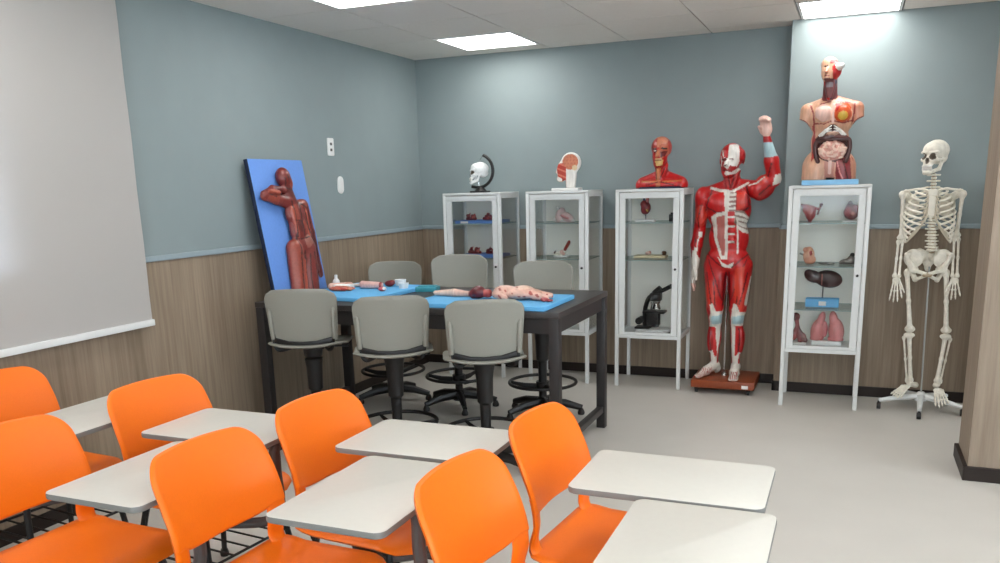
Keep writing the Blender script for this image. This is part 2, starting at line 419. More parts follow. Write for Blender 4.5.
# window behind the blind
b = MB()
for y0, y1, z0, z1 in ((WY0, WY1, WZ0, WZ0+.05), (WY0, WY1, WZ1-.05, WZ1), (WY0, WY0+.05, WZ0+.05, WZ1-.05), (WY1-.05, WY1, WZ0+.05, WZ1-.05), (-4.95, -4.9, WZ0+.05, WZ1-.05)):
    b.box(-.11, -.05, y0, y1, z0, z1, .004)
w1 = st('window_1', b, METALT)
MB().box(-.084, -.078, WY0+.05, WY1-.05, WZ0+.05, WZ1-.05).build('window_pane', GLASS, w1, 0)
# wood wainscot, bead rail and skirting
TH = .012
st('trim_1', MB().box(0, TH, YF, -TH, .07, ZD), WOOD)
st('trim_2', MB().box(0, XC, -TH, 0, .07, ZD), WOOD)
b = MB().box(XC-TH, XC, -PC-TH, 0, .07, ZD); b.box(XC, XR, -PC-TH, -PC, .07, ZD); st('trim_3', b, WOOD)
RL = mat('blue grey bead rail', (146, 160, 166), .5, var=.02)
b = MB().box(0, .022, YF, -.022, ZD, ZD+.03, .006); b.box(0, XC, -.022, 0, ZD, ZD+.03, .006)
b.box(XC-.022, XC, -PC-.022, 0, ZD, ZD+.03, .006); b.box(XC-.02, XR, -PC-.022, -PC, ZD, ZD+.03, .006)
st('trim_4', b, RL)
SK = .072
st('baseboard_left', MB().box(0, .022, YF, -.022, 0, SK, .004), DARKTRIM)
st('baseboard_back', MB().box(0, XC, -.022, 0, 0, SK, .004), DARKTRIM)
b = MB().box(XC-.022, XC, -PC-.022, -.0, 0, SK, .004); b.box(XC-.02, XR, -PC-.022, -PC, 0, SK, .004); st('baseboard_column', b, DARKTRIM)
# pillar at the right edge of the view
PX, PY = 3.99, -1.87
st('wall_pillar', MB().box(PX+.012, 4.75, PY+.012, PY+.40, 0, H, .003), WOOD_P)
b = MB()
b.box(PX-.008, 4.76, PY-.008, PY+.015, 0, SK, .003); b.box(PX-.008, PX+.015, PY+.015, PY+.41, 0, SK, .003)
st('baseboard_pillar', b, DARKTRIM)
# suspended ceiling: tiles with dark shadow joints, and light troffers set in the grid
GX = [-.04+.6075*i for i in range(0, 13)]; GX[0] = 0; GX[-1] = XR
GYs = [0, -.215]
while GYs[-1] > YF+.6: GYs.append(GYs[-1]-.588)
GYs[-1] = YF
def near(L, v): return min(range(len(L)), key=lambda i: abs(L[i]-v))
lights = []
for gx in (.5675, 2.9975, 5.4275):
    i = near(GX, gx)
    for j in (1, 4, 7, 10, 12):
        if j+1 < len(GYs): lights.append((i, j))
b = MB()
for i in range(len(GX)-1):
    for j in range(len(GYs)-1):
        if (i, j) in lights: continue
        b.box(GX[i]+(.004 if i else 0), GX[i+1]-(.004 if i < len(GX)-2 else 0), GYs[j+1]+(.004 if j < len(GYs)-2 else 0), GYs[j]-(.004 if j else 0), H, H+.015)
st('ceiling', b, CEIL)
st('ceiling_deck', MB().box(-.15, XR+.15, YF-.15, .15, H+.0175, H+.1), mat('dark plenum', (60, 57, 54), .9))
b = MB()
PT = []
lname = {(0, 1): 'square LED ceiling panel nearest the left wall corner, over the back table'}
for (i, j) in lights:
    x0, x1, y0, y1 = GX[i]+.006, GX[i+1]-.006, GYs[j+1]+.006, GYs[j]-.006
    xi = [near(GX, q) for q in (.5675, 2.9975, 5.4275)].index(i)
    if xi == 0 and j == 1: lb = 'lit square ceiling panel near the back left corner of the room'
    elif xi == 0 and j == 4: lb = 'lit square ceiling panel cut by the top edge, above the left wall'
    elif xi == 1 and j == 1: lb = 'lit square ceiling panel above the flayed torso model on its cabinet'
    else: lb = 'lit square ceiling panel beyond the frame of the photo'
    t = thing('ceiling_light', lb, 'ceiling light', ((x0+x1)/2, (y0+y1)/2, H), 0, 'ceiling light panels')
    hx, hy = (x1-x0)/2, (y1-y0)/2; f = MB()
    f.box(-hx, hx, -hy, -hy+.018, -.004, .016); f.box(-hx, hx, hy-.018, hy, -.004, .016)
    f.box(-hx, -hx+.018, -hy+.018, hy-.018, -.004, .016); f.box(hx-.018, hx, -hy+.018, hy-.018, -.004, .016)
    f.build('frame', WHITEPL, t, 0)
    MB().box(-hx+.018, hx-.018, -hy+.018, hy-.018, .0, .01).build('diffuser', PANEL, t, 0)

# ------------------------------------------------------------------ blind, wall plates
t = thing('roller_blind', 'off white roller blind pulled down over the window on the left wall', 'blind', (0, 0, 0))
BY1 = -3.143
f = MB()
f.shell(lambda u, v: (.052+.002*math.sin(v*9), (BY1+YF*.0-6.3)/2+u*(6.3+BY1)/2*1., .862+(v+1)/2*(2.45-.862)), 30, 12, .0016)
f.build('blind_fabric', blind_mat(), t)
MB().box(.04, .066, -6.3, BY1+.004, .835, .868, .005).build('bottom_bar', WHITE, t)
f = MB(); f.tube([(.055, -6.32, 2.47), (.055, BY1+.02, 2.47)], .03, 16); f.build('roller_tube', WHITEPL, t)
def plate(lb, y, z, name, rnd):
    t = thing(name, lb, 'wall plate', (0, y, z))
    f = MB(); M = Matrix(((0, 0, 1, 0), (1, 0, 0, 0), (0, 1, 0, 0), (0, 0, 0, 1)))
    f.prism(rrect(-.037, .037, -.06, .06, .034 if rnd else .008), 0, .009, .003, M); f.build('cover', WHITEPL, t)
    if rnd:
        f = MB(); f.prism(rrect(-.02, .02, -.04, .04, .018), .009, .013, .002, M); f.build('rocker', WHITEPL, t)
    else:
        for dz in (.02, -.02):
            f = MB(); f.prism(rrect(-.012, .012, dz-.009, dz+.009, .004), .009, .0105, 0, M); f.build('socket', GREYM, t)
plate('white rectangular double socket, upper plate on the left wall', -1.317, 1.795, 'wall_outlet', False)
plate('white rounded switch plate, lower plate on the left wall', -1.223, 1.536, 'wall_switch', True)

# ------------------------------------------------------------------ orange tablet chairs
CH = None
def s_taper(z): return max(0, (z-.66)/.125)
def back_pt(u, v):
    v = math.sin(v*PI/2); u = math.sin(u*PI/2)*.35+u*.65; z = .535+(v+1)/2*.25; hh, w, r = .125, .218, .062
    zz = (v)*hh; W = w
    if zz > hh-r: W = w-r+math.sqrt(max(r*r-(zz-(hh-r))**2, 0))
    W = max(W, w-r*.98)-.010*s_taper(z)
    y = u*W; s = (z-.535)/.25
    x = -.215-.035*s-.055*s*s+.045*(y/.23)**2
    return (x, y, z+.010*(1-(y/.23)**2)*max(0, v)-(0 if v > 0 else -v*(.0-.022*min(1, abs(y)/.19)**4)))
def seat_pt(u, v):
    hx, w, r = .215, .232, .075; xx = u*hx; W = w
    if xx > hx-r: W = w-r+math.sqrt(max(r*r-(xx-(hx-r))**2, 0))
    if xx < -hx+.05: W = w-.04+math.sqrt(max(.04**2-((-hx+.05-xx)*.8)**2, 0))
    y = v*W
    z = .415-.016*math.exp(-((xx+.03)/.14)**2)*(1-(y/.25)**2)-.030*max(0, (xx-.12)/.095)**2+.012*max(0, (-xx-.12)/.1)
    return (xx+.01, y, z)
def chair_back():
    f = MB(); f.shell(back_pt, 22, 16, .016)
    return f
def make_chair(label, loc, rz, tab, rot_t, post, first):
    if first is None:
        t = thing('tablet_chair', label, 'chair', loc, rz, 'orange tablet-arm chairs')
        f = MB(); f.shell(back_pt, 26, 26, .016)
        for s in (-1, 1):   # the two side straps that carry the back
            pth = smooth_path([(-.2272, 0, .60), (-.2182, 0, .555), (-.214, 0, .50), (-.205, 0, .447), (-.172, 0, .416), (-.12, 0, .410)], 4)
            def sp(u, v, s=s, pth=pth):
                q = (v+1)/2*(len(pth)-1); i = min(int(q), len(pth)-2); p = pth[i].lerp(pth[i+1], q-i)
                y = s*(.1935+u*.0245); return (p.x+.045*(y/.23)**2*max(0, min(1, (p.z-.41)/.10)), y, p.z)
            f.shell(sp, 4, 20, .015)
        f.build('backrest', ORANGE, t, 50)
        f = MB(); f.shell(seat_pt, 18, 16, .015); f.build('seat', ORANGE, t, 50)
        f = MB()
        for s in (-1, 1):
            f.tube([(-.17, s*.15, .385), (.17, s*.15, .385)], .011, 8)
        f.tube([(-.15, -.19, .38), (-.15, .19, .38)], .011, 8); f.tube([(.14, -.19, .38), (.14, .19, .38)], .011, 8)
        f.build('seat_frame', BLACKM, t)
        for sx in (-1, 1):
            for s in (-1, 1):
                f = MB(); f.tube([(sx*.145, s*.175, .385), (sx*.16, s*.19, .30), (sx*.205, s*.215, .02)], [.013, .0125, .011], 10)
                lg = f.build('leg', BLACKM, t)
                f = MB(); f.lathe([(0, 0), (.017, 0), (.019, .012), (.014, .03), (0, .03)], (sx*.206, s*.2155, 0), 12); f.build('glide', BLACKM, lg)
        f = MB()
        for q in range(5): f.tube([(-.17, -.16+.08*q, .20), (.17, -.16+.08*q, .20)], .0045, 6)
        f.tube([(-.175, -.2, .20), (.175, -.2, .20), (.175, .2, .20), (-.175, .2, .20)], .006, 6, closed=True)
        f.build('book_basket', BLACKM, t)
        f = MB()
        f.prism(rrect(-.262, .262, -.178, .178, .03), -.019, .0, .005)
        f.bm.faces.ensure_lookup_table()
        for fc in f.bm.faces:
            fc.normal_update()
            if fc.normal.z < .6: fc.material_index = 1
        tb = f.build('writing_tablet', [TABLET, TABEDGE], t, 40)
        f = MB(); f.box(-.11, .11, -.07, .07, -.034, -.022, .003); f.build('bracket', GREYM, tb)
    else:
        t = copy_tree(first); t.location = loc; t.rotation_euler = (0, 0, rz); t['label'] = label
        tb = [c for c in t.children if c.name.startswith('writing_tablet')][0]
    tb.location = (tab[0], tab[1], .69); tb.rotation_euler = (0, 0, rot_t)
    px, py = post
    f = MB(); tx, ty = tab
    pa = smooth_path([(.0, -.15, .365), (.14, -.17, .36), (px*.8, py*.95, .365), (px, py, .43), (px, py, .56), (px, py, .635), (px-.02, py+.01, .656), (tx, ty, .659)], 5)
    f.tube(pa, .019, 10)
    f.build('tablet_arm', GREYM, t)
    return t
R20 = math.radians(-5.5)
def lc(loc, rz, w):
    c, s = math.cos(-rz), math.sin(-rz); dx, dy = w[0]-loc[0], w[1]-loc[1]
    return (c*dx-s*dy, s*dx+c*dy)
chairs = [
 # where it stands, its turn, tablet centre, tablet angle, label
 ((1.953, -4.62), -.04, (2.215, -4.54), PI/2, 'orange tablet chair in the middle of the near row, its whole back in view'),
 ((2.755, -4.60), -.09, (3.09, -4.63), PI/2, 'orange tablet chair at the right end of the near row, cut by the bottom edge'),
 ((1.222, -4.70), -.04, (1.508, -4.61), PI/2, 'orange tablet chair at the left end of the near row, broad seat in view'),
 ((2.782, -4.06), R20, (2.972, -4.175), 0, 'orange tablet chair of the far row nearest the bare floor, seat gap showing'),
 ((1.975, -4.11), R20, (2.143, -4.07), 0, 'orange tablet chair of the far row just in front of the bench stools'),
 ((1.205, -4.08), R20, (1.39, -4.145), 0, 'orange tablet chair of the far row in front of the bare wood wall panel'),
 ((.415, -4.16), R20, (.750, -4.18), PI/2, 'orange tablet chair at the far left, below the hanging blind'),
]
first = None
for (loc, rz, tw, ta, lb) in chairs:
    tl = lc(loc, rz, tw)
    hx = .15 if ta > 1 else .235
    pw = (tw[0]+hx, tw[1]+(.13 if loc[0] < .6 else -.03)) if ta > .3 else (tw[0]+hx, tw[1]-.07)
    t = make_chair(lb, (loc[0], loc[1], 0), rz, tl, ta-rz, lc(loc, rz, pw), first)
    if first is None: first = t
    # a copied chair brings the first one's arm along: drop it, its own was just made
    arms = [c for c in t.children if c.name.startswith('tablet_arm')]
    if len(arms) > 1:
        for a in arms[:-1]: bpy.data.objects.remove(a, do_unlink=True)

# ------------------------------------------------------------------ lab bench
BX0, BX1, BY0, BY1_ = .13, 2.04, -2.42, -1.48
t = thing('lab_bench', 'long charcoal lab bench standing against the left wall', 'table', ((BX0+BX1)/2, (BY0+BY1_)/2, 0))
hx, hy = (BX1-BX0)/2, (BY1_-BY0)/2
MB().box(-hx, hx, -hy, hy, .828, .86, .004).build('table_top', BENCH, t)
f = MB()
f.box(-hx+.03, hx-.03, -hy+.02, -hy+.045, .745, .828); f.box(-hx+.03, hx-.03, hy-.045, hy-.02, .745, .828)
f.box(-hx+.02, -hx+.045, -hy+.045, hy-.045, .745, .828); f.box(hx-.045, hx-.02, -hy+.045, hy-.045, .745, .828)
f.build('apron', BENCHF, t)
for sx in (-1, 1):
    for sy in (-1, 1):
        f = MB(); x, y = sx*(hx-.029), sy*(hy-.029); f.box(x-.027, x+.027, y-.027, y+.027, 0, .828, .003); f.build('leg', BENCHF, t)
for sx in (-1, 1):
    MB().box(sx*(hx-.03)-.02, sx*(hx-.03)+.02, -hy+.056, hy-.056, .10, .14, .003).build('stretcher', BENCHF, t)

# ------------------------------------------------------------------ lab stools
def st_back(u, v):
    hh, w, r = .135, .200, .055; zz = v*hh; W = w-.012*(1-v)/2*1.5
    if zz > hh-r: W = W-r+math.sqrt(max(r*r-(zz-(hh-r))**2, 0))
    W = max(W, .1); y = u*W
    z = zz-(.022*(1-(y/.21)**2) if v < 0 else -.012*(1-(y/.21)**2))*abs(v)
    return (-.205-.02*v+.045*(y/.21)**2, y, .802+z)
def st_seat(u, v):
    hx, w, r = .2, .21, .09; xx = u*hx; W = w
    a = hx-r
    if abs(xx) > a: W = w-r+math.sqrt(max(r*r-(abs(xx)-a)**2, 0))
    y = v*W
    return (xx-.01-.03*(1-(y/.21)**2)*max(0, -u), y, .634-.012*math.exp(-((xx)/.12)**2)-.02*max(0, (xx-.1)/.1)**2+.02*(y/.21)**2*max(0, -u))
def make_stool(label, loc, rz, first, dz=0.):
    if first is not None:
        t = copy_tree(first); t.location = loc; t.rotation_euler = (0, 0, rz); t['label'] = label
        for c in t.children:
            if c.name.split('.')[0] in ('backrest', 'seat', 'back_bracket', 'seat_plate'): c.location.z = dz
        return t
    t = thing('lab_stool', label, 'stool', loc, rz, 'grey lab stools round the bench')
    f = MB(); f.shell(st_back, 20, 14, .013)
    for s in (-1, 1):    # raised ribs along both sides of the back
        f.tube([(-.178, s*.178, .85), (-.186, s*.177, .825), (-.180, s*.174, .75), (-.170, s*.172, .672)], [.006, .013, .014, .012], 8)
    f.build('backrest', STOOL, t, 45)
    f = MB(); f.shell(st_seat, 16, 16, .014); f.build('seat', STOOL, t, 45)
    f = MB()
    for s in (-1, 1): f.tube(smooth_path([(-.02, s*.07, .610), (-.15, s*.13, .605), (-.172, s*.158, .622), (-.170, s*.166, .66), (-.172, s*.168, .70)], 4), .011, 8, flat=.6)
    f.tube([(-.175, -.16, .664), (-.195, -.08, .646), (-.200, 0, .642), (-.195, .08, .646), (-.175, .16, .664)], .017, 8, flat=.45)
    f.build('back_bracket', BLACKM, t)
    f = MB(); f.box(-.1, .1, -.09, .09, .598, .617, .004); f.tube([(.02, -.05, .593), (.05, -.2, .588)], .006, 6); f.lathe([(0, .54), (.05, .54), (.06, .598), (0, .598)], (0, 0, 0), 16); f.build('seat_plate', BLACKM, t)
    f = MB(); f.lathe([(0, .07), (.027, .07), (.027, .20), (.030, .36), (.042, .375), (.046, .5), (.052, .555), (0, .555)], (0, 0, 0), 20); f.build('column', BLACKM, t)
    f = MB(); f.tube(arc((0, 0, .22), .222, 0, 360-360/40, 39), .011, 8, closed=True)
    for k in range(3):
        a = 2*PI*k/3+.5; c, s = math.cos(a), math.sin(a)
        f.tube([(c*.02, s*.02, .19), (c*.12, s*.12, .195), (c*.218, s*.218, .218)], [.02, .018, .01], 8, flat=.5, up=(0, 0, 1))
    f.lathe([(0, .17), (.045, .17), (.045, .225), (0, .225)], (0, 0, 0), 18); f.build('foot_ring', BLACKM, t)
    f = MB(); f.lathe([(0, .045), (.045, .045), (.045, .10), (.03, .12), (0, .12)], (0, 0, 0), 18)
    for k in range(5):
        a = 2*PI*k/5+.3; c, s = math.cos(a), math.sin(a)
        f.tube([(c*.03, s*.03, .085), (c*.15, s*.15, .075), (c*.262, s*.262, .045)], [.032, .028, .02], 8, flat=.8)
    bs = f.build('star_base', BLACKM, t)
    for k in range(5):
        a = 2*PI*k/5+.3; c, s = math.cos(a), math.sin(a)
        f = MB(); f.lathe([(0, 0), (.022, 0), (.024, .015), (.014, .04), (0, .04)], (c*.255, s*.255, 0), 12); f.build('glide', BLACKM, bs)
    return t
S0 = make_stool('grey lab stool with its back to us, nearest the free end of the bench', (1.635, -2.46, 0), math.radians(117), None)
make_stool('grey lab stool with its back to us, middle of three at the near side', (1.10, -2.48, 0), math.radians(119), S0, .006)
make_stool('grey lab stool with its back to us, beside the blue board and wall', (.56, -2.47, 0), math.radians(110), S0, .028)
make_stool('grey lab stool facing us across the bench, before the half-head cabinet', (1.555, -1.33, 0), math.radians(-74), S0, .05)
make_stool('grey lab stool facing us across the bench, before the curved-arm skull cabinet', (.925, -1.305, 0), math.radians(-74), S0, .085)
make_stool('grey lab stool facing us across the bench, closest to the room corner', (.385, -1.275, 0), math.radians(-76), S0, .03)

# ------------------------------------------------------------------ display cabinets
CW, CD, CHT, CB = .49, .40, 1.453, .395
def make_cabinet(label, loc, shelves, first=None):
    if first is not None:
        t = copy_tree(first); t.location = loc; t['label'] = label
        for c in list(t.children):
            if c.name.split('.')[0] == 'shelf': bpy.data.objects.remove(c, do_unlink=True)
    else:
        t = thing('display_cabinet', label, 'cabinet', loc, 0, 'white glazed display cabinets')
        w, d = CW/2, CD/2
        for sx in (-1, 1):
            for sy in (-1, 1):
                f = MB(); x, y = sx*(w-.013), sy*(d-.013); f.box(x-.013, x+.013, y-.013, y+.013, 0, CHT-.018, .002); f.build('leg', WHITE, t)
        f = MB(); f.box(-w, w, -d, d, CHT-.018, CHT, .003); f.build('top_panel', WHITE, t)
        f = MB(); f.box(-w+.003, w-.003, -d+.003, d-.003, CB-.025, CB, .003); f.build('bottom_panel', WHITE, t)
        f = MB(); f.box(-w+.026, w-.026, d-.016, d-.010, CB, CHT-.018); f.build('back_panel', BACKP, t)
        for s in (-1, 1):
            f = MB(); x = s*(w-.010); f.box(x-.002, x+.002, -d+.026, d-.026, CB, CHT-.018); f.build('side_glass', GLASS, t)
            f = MB(); f.box(x-.010, x+.010, -d+.026, d-.026, CHT-.045, CHT-.018); f.build('top_rail', WHITE, t); f = MB(); f.box(x-.010, x+.010, -d+.026, d-.026, CB, CB+.012); f.build('bottom_rail', WHITE, t)
        f = MB(); a, bb, q, lb = w-.03, .042, -d+.002, .020
        f.box(-a, a, q, q+.018, CHT-.022-bb, CHT-.022, .002); f.box(-a, a, q, q+.018, CB+.002, CB+.002+lb, .002)
        f.box(-a, -a+bb, q, q+.018, CB+.002+lb, CHT-.022-bb); f.box(a-bb, a, q, q+.018, CB+.002+lb, CHT-.022-bb)
        dr = f.build('door', WHITE, t)
        f = MB(); f.box(-a+bb, a-bb, q+.006, q+.010, CB+.002+lb, CHT-.022-bb); f.build('door_glass', GLASS, dr)
        f = MB(); M = Matrix.Translation((a-bb/2, q, .885)) @ Matrix.Rotation(PI/2, 4, 'X'); g = MB(); 
        tt = bmesh.new(); bmesh.ops.create_cone(tt, cap_ends=True, segments=16, radius1=.010, radius2=.008, depth=.016); f.merge(tt, M); g.bm.free(); f.build('lock_knob', BLACKM, dr)
    w, d = CW/2, CD/2
    for z in shelves:
        f = MB(); f.box(-w+.014, w-.014, -d+.03, d-.02, z-.006, z)
        for fc in f.bm.faces:
            fc.normal_update()
            if abs(fc.normal.z) < .5: fc.material_index = 1
        f.build('shelf', [GSHELF, GEDGE], t, 0)
    return t
YB = -.215
C1 = (.655, YB, 0); C2 = (1.352, YB, 0); C3 = (2.048, YB, 0); C4 = (3.250, -.445, 0); C5 = (4.40, -.445, 0)
Z1, Z2, Z3 = 1.216, .948, .665
k1 = make_cabinet('white glazed cabinet with the black-arc skull on top', C1, (Z1, Z2, Z3))
make_cabinet('white glazed cabinet with the sectioned half head on top', C2, (Z1, Z2, Z3), k1)
make_cabinet('white glazed cabinet holding the microscope, muscle bust on top', C3, (Z1, Z2), k1)
make_cabinet('white glazed cabinet holding lungs and liver, torso model on top', C4, (Z1, Z2-.01, Z3-.01), k1)
make_cabinet('white cabinet peeping out between the skeleton and the pillar', C5, (Z1, Z2, Z3), k1)

# ------------------------------------------------------------------ full-size muscle figure
def man():
    P = []; A = P.append
    A(El((-.027, .012, 1.665), (.080, .095, .085), RED)); A(El((-.038, -.035, 1.60), (.058, .062, .080), RED2)); A(El((-.045, -.045, 1.55), (.040, .045, .030), RED))
    A(Cp((-.048, -.09, 1.635), (-.052, -.112, 1.60), .010, .015, TEND))
    A(El((.050, .02, 1.63), (.008, .016, .024), RED2)); A(El((-.104, .02, 1.63), (.008, .016, .024), RED2)); A(El((.045, -.01, 1.665), (.02, .05, .04), RED))
    A(Sub(El((-.072, -.10, 1.64), (.017, .016, .011), DRED))); A(Sub(El((-.02, -.10, 1.64), (.017, .016, .011), DRED)))
    A(El((-.070, -.083, 1.64), (.012, .012, .010), WHT)); A(El((-.020, -.085, 1.64), (.012, .012, .010), WHT))
    A(Cp((-.022, .025, 1.43), (-.024, .015, 1.56), .062, .052, RED)); A(Cp((-.07, -.01, 1.56), (-.035, -.06, 1.43), .018, .014, RED2)); A(Cp((.02, -.01, 1.56), (-.015, -.06, 1.43), .018, .014, RED2))
    A(Cp((-.03, .03, 1.47), (-.20, .02, 1.40), .045, .055, RED)); A(Cp((-.02, .03, 1.47), (.12, .02, 1.44), .045, .055, RED))
    A(El((-.035, .0, 1.30), (.152, .105, .17), RED)); A(El((-.105, -.066, 1.345), (.080, .040, .068), RED)); A(El((.05, -.066, 1.35), (.070, .038, .068), RED2))
    A(El((-.03, .005, 1.10), (.138, .092, .17), RED)); A(El((-.032, .0, .95), (.152, .10, .105), RED)); A(El((-.10, .06, .92), (.075, .07, .09), RED)); A(El((.04, .06, .92), (.075, .07, .09), RED))
    for z in (1.22, 1.155, 1.095): A(El((.0, -.085, z), (.028, .018, .026), RED))
    # hanging arm
    A(El((-.215, 0, 1.385), (.058, .062, .075), RED)); A(Cp((-.218, .0, 1.37), (-.238, .01, 1.14), .050, .040, RED)); A(El((-.222, -.03, 1.26), (.038, .034, .075), RED3))
    A(Cp((-.24, .01, 1.14), (-.252, -.01, 1.05), .040, .042, RED)); A(Cp((-.252, -.01, 1.05), (-.256, -.025, .90), .041, .026, RED2)); A(El((-.258, -.03, .85), (.024, .036, .050), TEND))
    for q, (dy, ln) in enumerate(((-.055, .075), (-.038, .09), (-.02, .085), (-.004, .065))):
        A(Cp((-.262, dy, .82), (-.268, dy-.003, .82-ln*.55), .010, .009, TEND)); A(Cp((-.268, dy-.003, .82-ln*.55), (-.256, dy-.010, .82-ln*1.02), .009, .008, PALEPINK))
    A(Cp((-.245, -.06, .865), (-.236, -.085, .81), .012, .009, TEND))
    # raised arm
    A(El((.145, 0, 1.435), (.062, .06, .062), RED)); A(Cp((.14, 0, 1.43), (.255, -.01, 1.49), .052, .048, RED)); A(El((.20, .0, 1.41), (.075, .042, .042), RED2, rot('Y', -35)))
    A(El((.19, -.02, 1.49), (.05, .04, .04), RED3, rot('Y', -30))); A(Cp((.262, -.01, 1.50), (.240, -.03, 1.62), .046, .050, RED)); A(Cp((.240, -.03, 1.62), (.207, -.05, 1.765), .046, .027, RED2))
    A(El((.200, -.06, 1.825), (.040, .024, .045), PALEPINK))
    for q, (dx, ln) in enumerate(((-.028, .06), (-.010, .07), (.009, .066), (.027, .05))):
        A(Cp((.196+dx, -.065, 1.855), (.192+dx, -.088, 1.858+ln*.65), .0105, .010, PALEPINK)); A(Cp((.192+dx, -.088, 1.858+ln*.65), (.190+dx, -.120, 1.852+ln*.55), .010, .0085, PALEPINK))
    A(Cp((.172, -.065, 1.815), (.155, -.095, 1.845), .012, .010, PALEPINK))
    # legs
    A(Cp((-.112, 0, .90), (-.110, -.005, .60), .086, .060, RED)); A(Cp((-.110, -.005, .60), (-.105, 0, .50), .058, .046, RED)); A(El((-.07, -.02, .78), (.035, .06, .13), RED2)); A(El((-.125, -.05, .72), (.042, .035, .14), RED3))
    A(El((-.103, -.04, .53), (.036, .025, .045), TEND)); A(Cp((-.105, .01, .48), (-.106, .02, .20), .043, .028, RED)); A(El((-.112, .03, .38), (.052, .045, .10), RED)); A(El((-.135, -.005, .37), (.024, .03, .10), RED2))
    A(Cp((-.100, .03, .165), (-.150, -.06, .145), .036, .030, TEND)); A(Cp((-.150, -.06, .135), (-.192, -.125, .115), .033, .016, TEND)); A(El((-.09, .05, .14), (.03, .035, .036), TEND))
    A(Cp((.058, 0, .90), (.052, -.005, .60), .086, .060, RED)); A(Cp((.052, -.005, .60), (.048, 0, .50), .058, .046, RED)); A(El((.02, -.02, .78), (.035, .06, .13), RED2)); A(El((.07, -.05, .72), (.042, .035, .14), RED3))
    A(El((.048, -.04, .53), (.036, .025, .045), TEND)); A(Cp((.047, .01, .48), (.047, .02, .20), .043, .028, RED)); A(El((.058, .03, .38), (.050, .045, .10), RED)); A(El((.082, -.005, .37), (.024, .03, .10), RED2))
    A(Cp((.048, .03, .165), (.053, -.075, .145), .036, .032, TEND)); A(Cp((.052, -.07, .135), (.056, -.15, .115), .036, .022, TEND)); A(El((.047, .05, .14), (.03, .035, .036), TEND))
    for q in range(5):
        A(Cp((.032+.012*q, -.13, .114), (.030+.013*q, -.178+.006*abs(q-1), .110), .011, .009, TEND))
        A(Cp((-.170-.010*q+.0, -.10-.008*(4-q)*.6, .113), (-.198-.008*q+.012, -.135-.012*(4-q)*.7, .110), .010, .008, TEND))
    D = [([(-.041,1.738),(.015,1.743),(.029,1.7),(.032,1.629),(.015,1.59),(-.028,1.599),(-.048,1.567),(-.06,1.605),(-.04,1.649)], WHT),
      ([(-.067,1.546),(-.049,1.531),(.005,1.541),(.037,1.572),(.043,1.602),(.026,1.585),(-.014,1.555),(-.055,1.56)], TEND),
      ([(-.168,1.46),(-.091,1.44),(-.027,1.437),(-.027,1.419),(-.09,1.42),(-.167,1.442)], TEND), ([(-.009,1.433),(.096,1.488),(.101,1.474),(0,1.415)], TEND),
      ([(.025,1.418),(.08,1.431),(.085,1.314),(.032,1.296)], RED3),
      ([(-.149,1.249),(-.104,1.28),(-.046,1.288),(-.035,.955),(-.066,.954),(-.116,1.085)], TEND), ([(-.107,1.25),(-.05,1.262),(-.041,.98),(-.061,.985),(-.098,1.104)], lin((186, 104, 96))),
      ([(-.046,1.288),(-.028,1.288),(-.02,.955),(-.035,.955)], TEND), ([(-.072,1.434),(.009,1.433),(.009,1.415),(-.024,1.397),(-.024,1.288),(-.049,1.288),(-.057,1.398)], TEND)]
    D += [([(.019,1.297),(.077,1.29),(.115,1.232),(.108,1.155),(.064,1.150),(.017,1.205)], lin((150, 126, 116))), ([(-.025,1.415),(.024,1.418),(.027,1.287),(-.024,1.288)], lin((150, 112, 104))), ([(.040,1.712),(.09,1.70),(.09,1.63),(.045,1.635)], RED)]
    for i in range(4):
        z = 1.285-.033*i; D.append(([(.019+.006*i, z), (.075+.012*min(i, 2), z-.012-.006*i), (.108+.004*i, z-.04), (.104, z-.055), (.07, z-.032-.004*i), (.019+.006*i, z-.018)], TEND))
    for i in range(4):
        z = 1.408-.031*i; D.append(([(-.025, z), (.022, z+.003), (.026, z-.013), (-.025, z-.017)], TEND))
    for z in (1.25, 1.185, 1.133, 1.077): D.append(([(-.037, z+.007), (.022, z+.007), (.022, z-.007), (-.037, z-.007)], TEND))
    D += [([(.03,1.24),(.04,1.24),(.05,1.0),(.04,.98)], TEND),
      ([(-.24,1.143),(-.21,1.148),(-.212,1.105),(-.231,1.101)], TEND), ([(-.276,1.016),(-.262,1.016),(-.225,.959),(-.215,.93),(-.225,.82),(-.30,.82),(-.285,.92)], TEND), ([(-.275,.98),(-.26,1.04),(-.235,1.03),(-.25,.97)], TEND),
      ([(-.094,.982),(-.056,.936),(-.019,.917),(.027,.937),(.001,.893),(-.055,.904)], TEND), ([(.028,.89),(.1,.91),(.088,.74),(.036,.672)], lin((212, 60, 38))), ([(.134,.835),(.158,.836),(.139,.704),(.111,.618),(.100,.636)], TEND),
      ([(-.136,.629),(-.117,.639),(-.091,.578),(-.044,.584),(-.029,.468),(-.142,.463),(-.134,.561)], TEND), ([(.017,.595),(.028,.644),(.052,.635),(.071,.584),(.113,.574),(.111,.474),(.008,.479)], TEND),
      ([(-.129,.542),(-.053,.554),(-.051,.487),(-.128,.483)], BLUEW), ([(.022,.547),(.101,.554),(.103,.493),(.018,.489)], BLUEW),
      ([(-.098,.47),(-.060,.47),(-.056,.30),(-.060,.17),(-.085,.17),(-.085,.30)], TEND), ([(-.16,.27),(-.115,.285),(-.10,.235),(-.04,.28),(-.04,.17),(-.16,.17)], TEND),
      ([(.010,.48),(.044,.472),(.042,.355),(.040,.17),(.01,.17),(.018,.354)], TEND), ([(.0,.28),(.05,.25),(.075,.285),(.11,.25),(.11,.17),(.0,.17)], TEND)]
    for q in range(4):
        D.append(([(.036+.012*q, .155), (.042+.012*q, .155), (.040+.013*q, .112), (.034+.013*q, .112)], RED2))
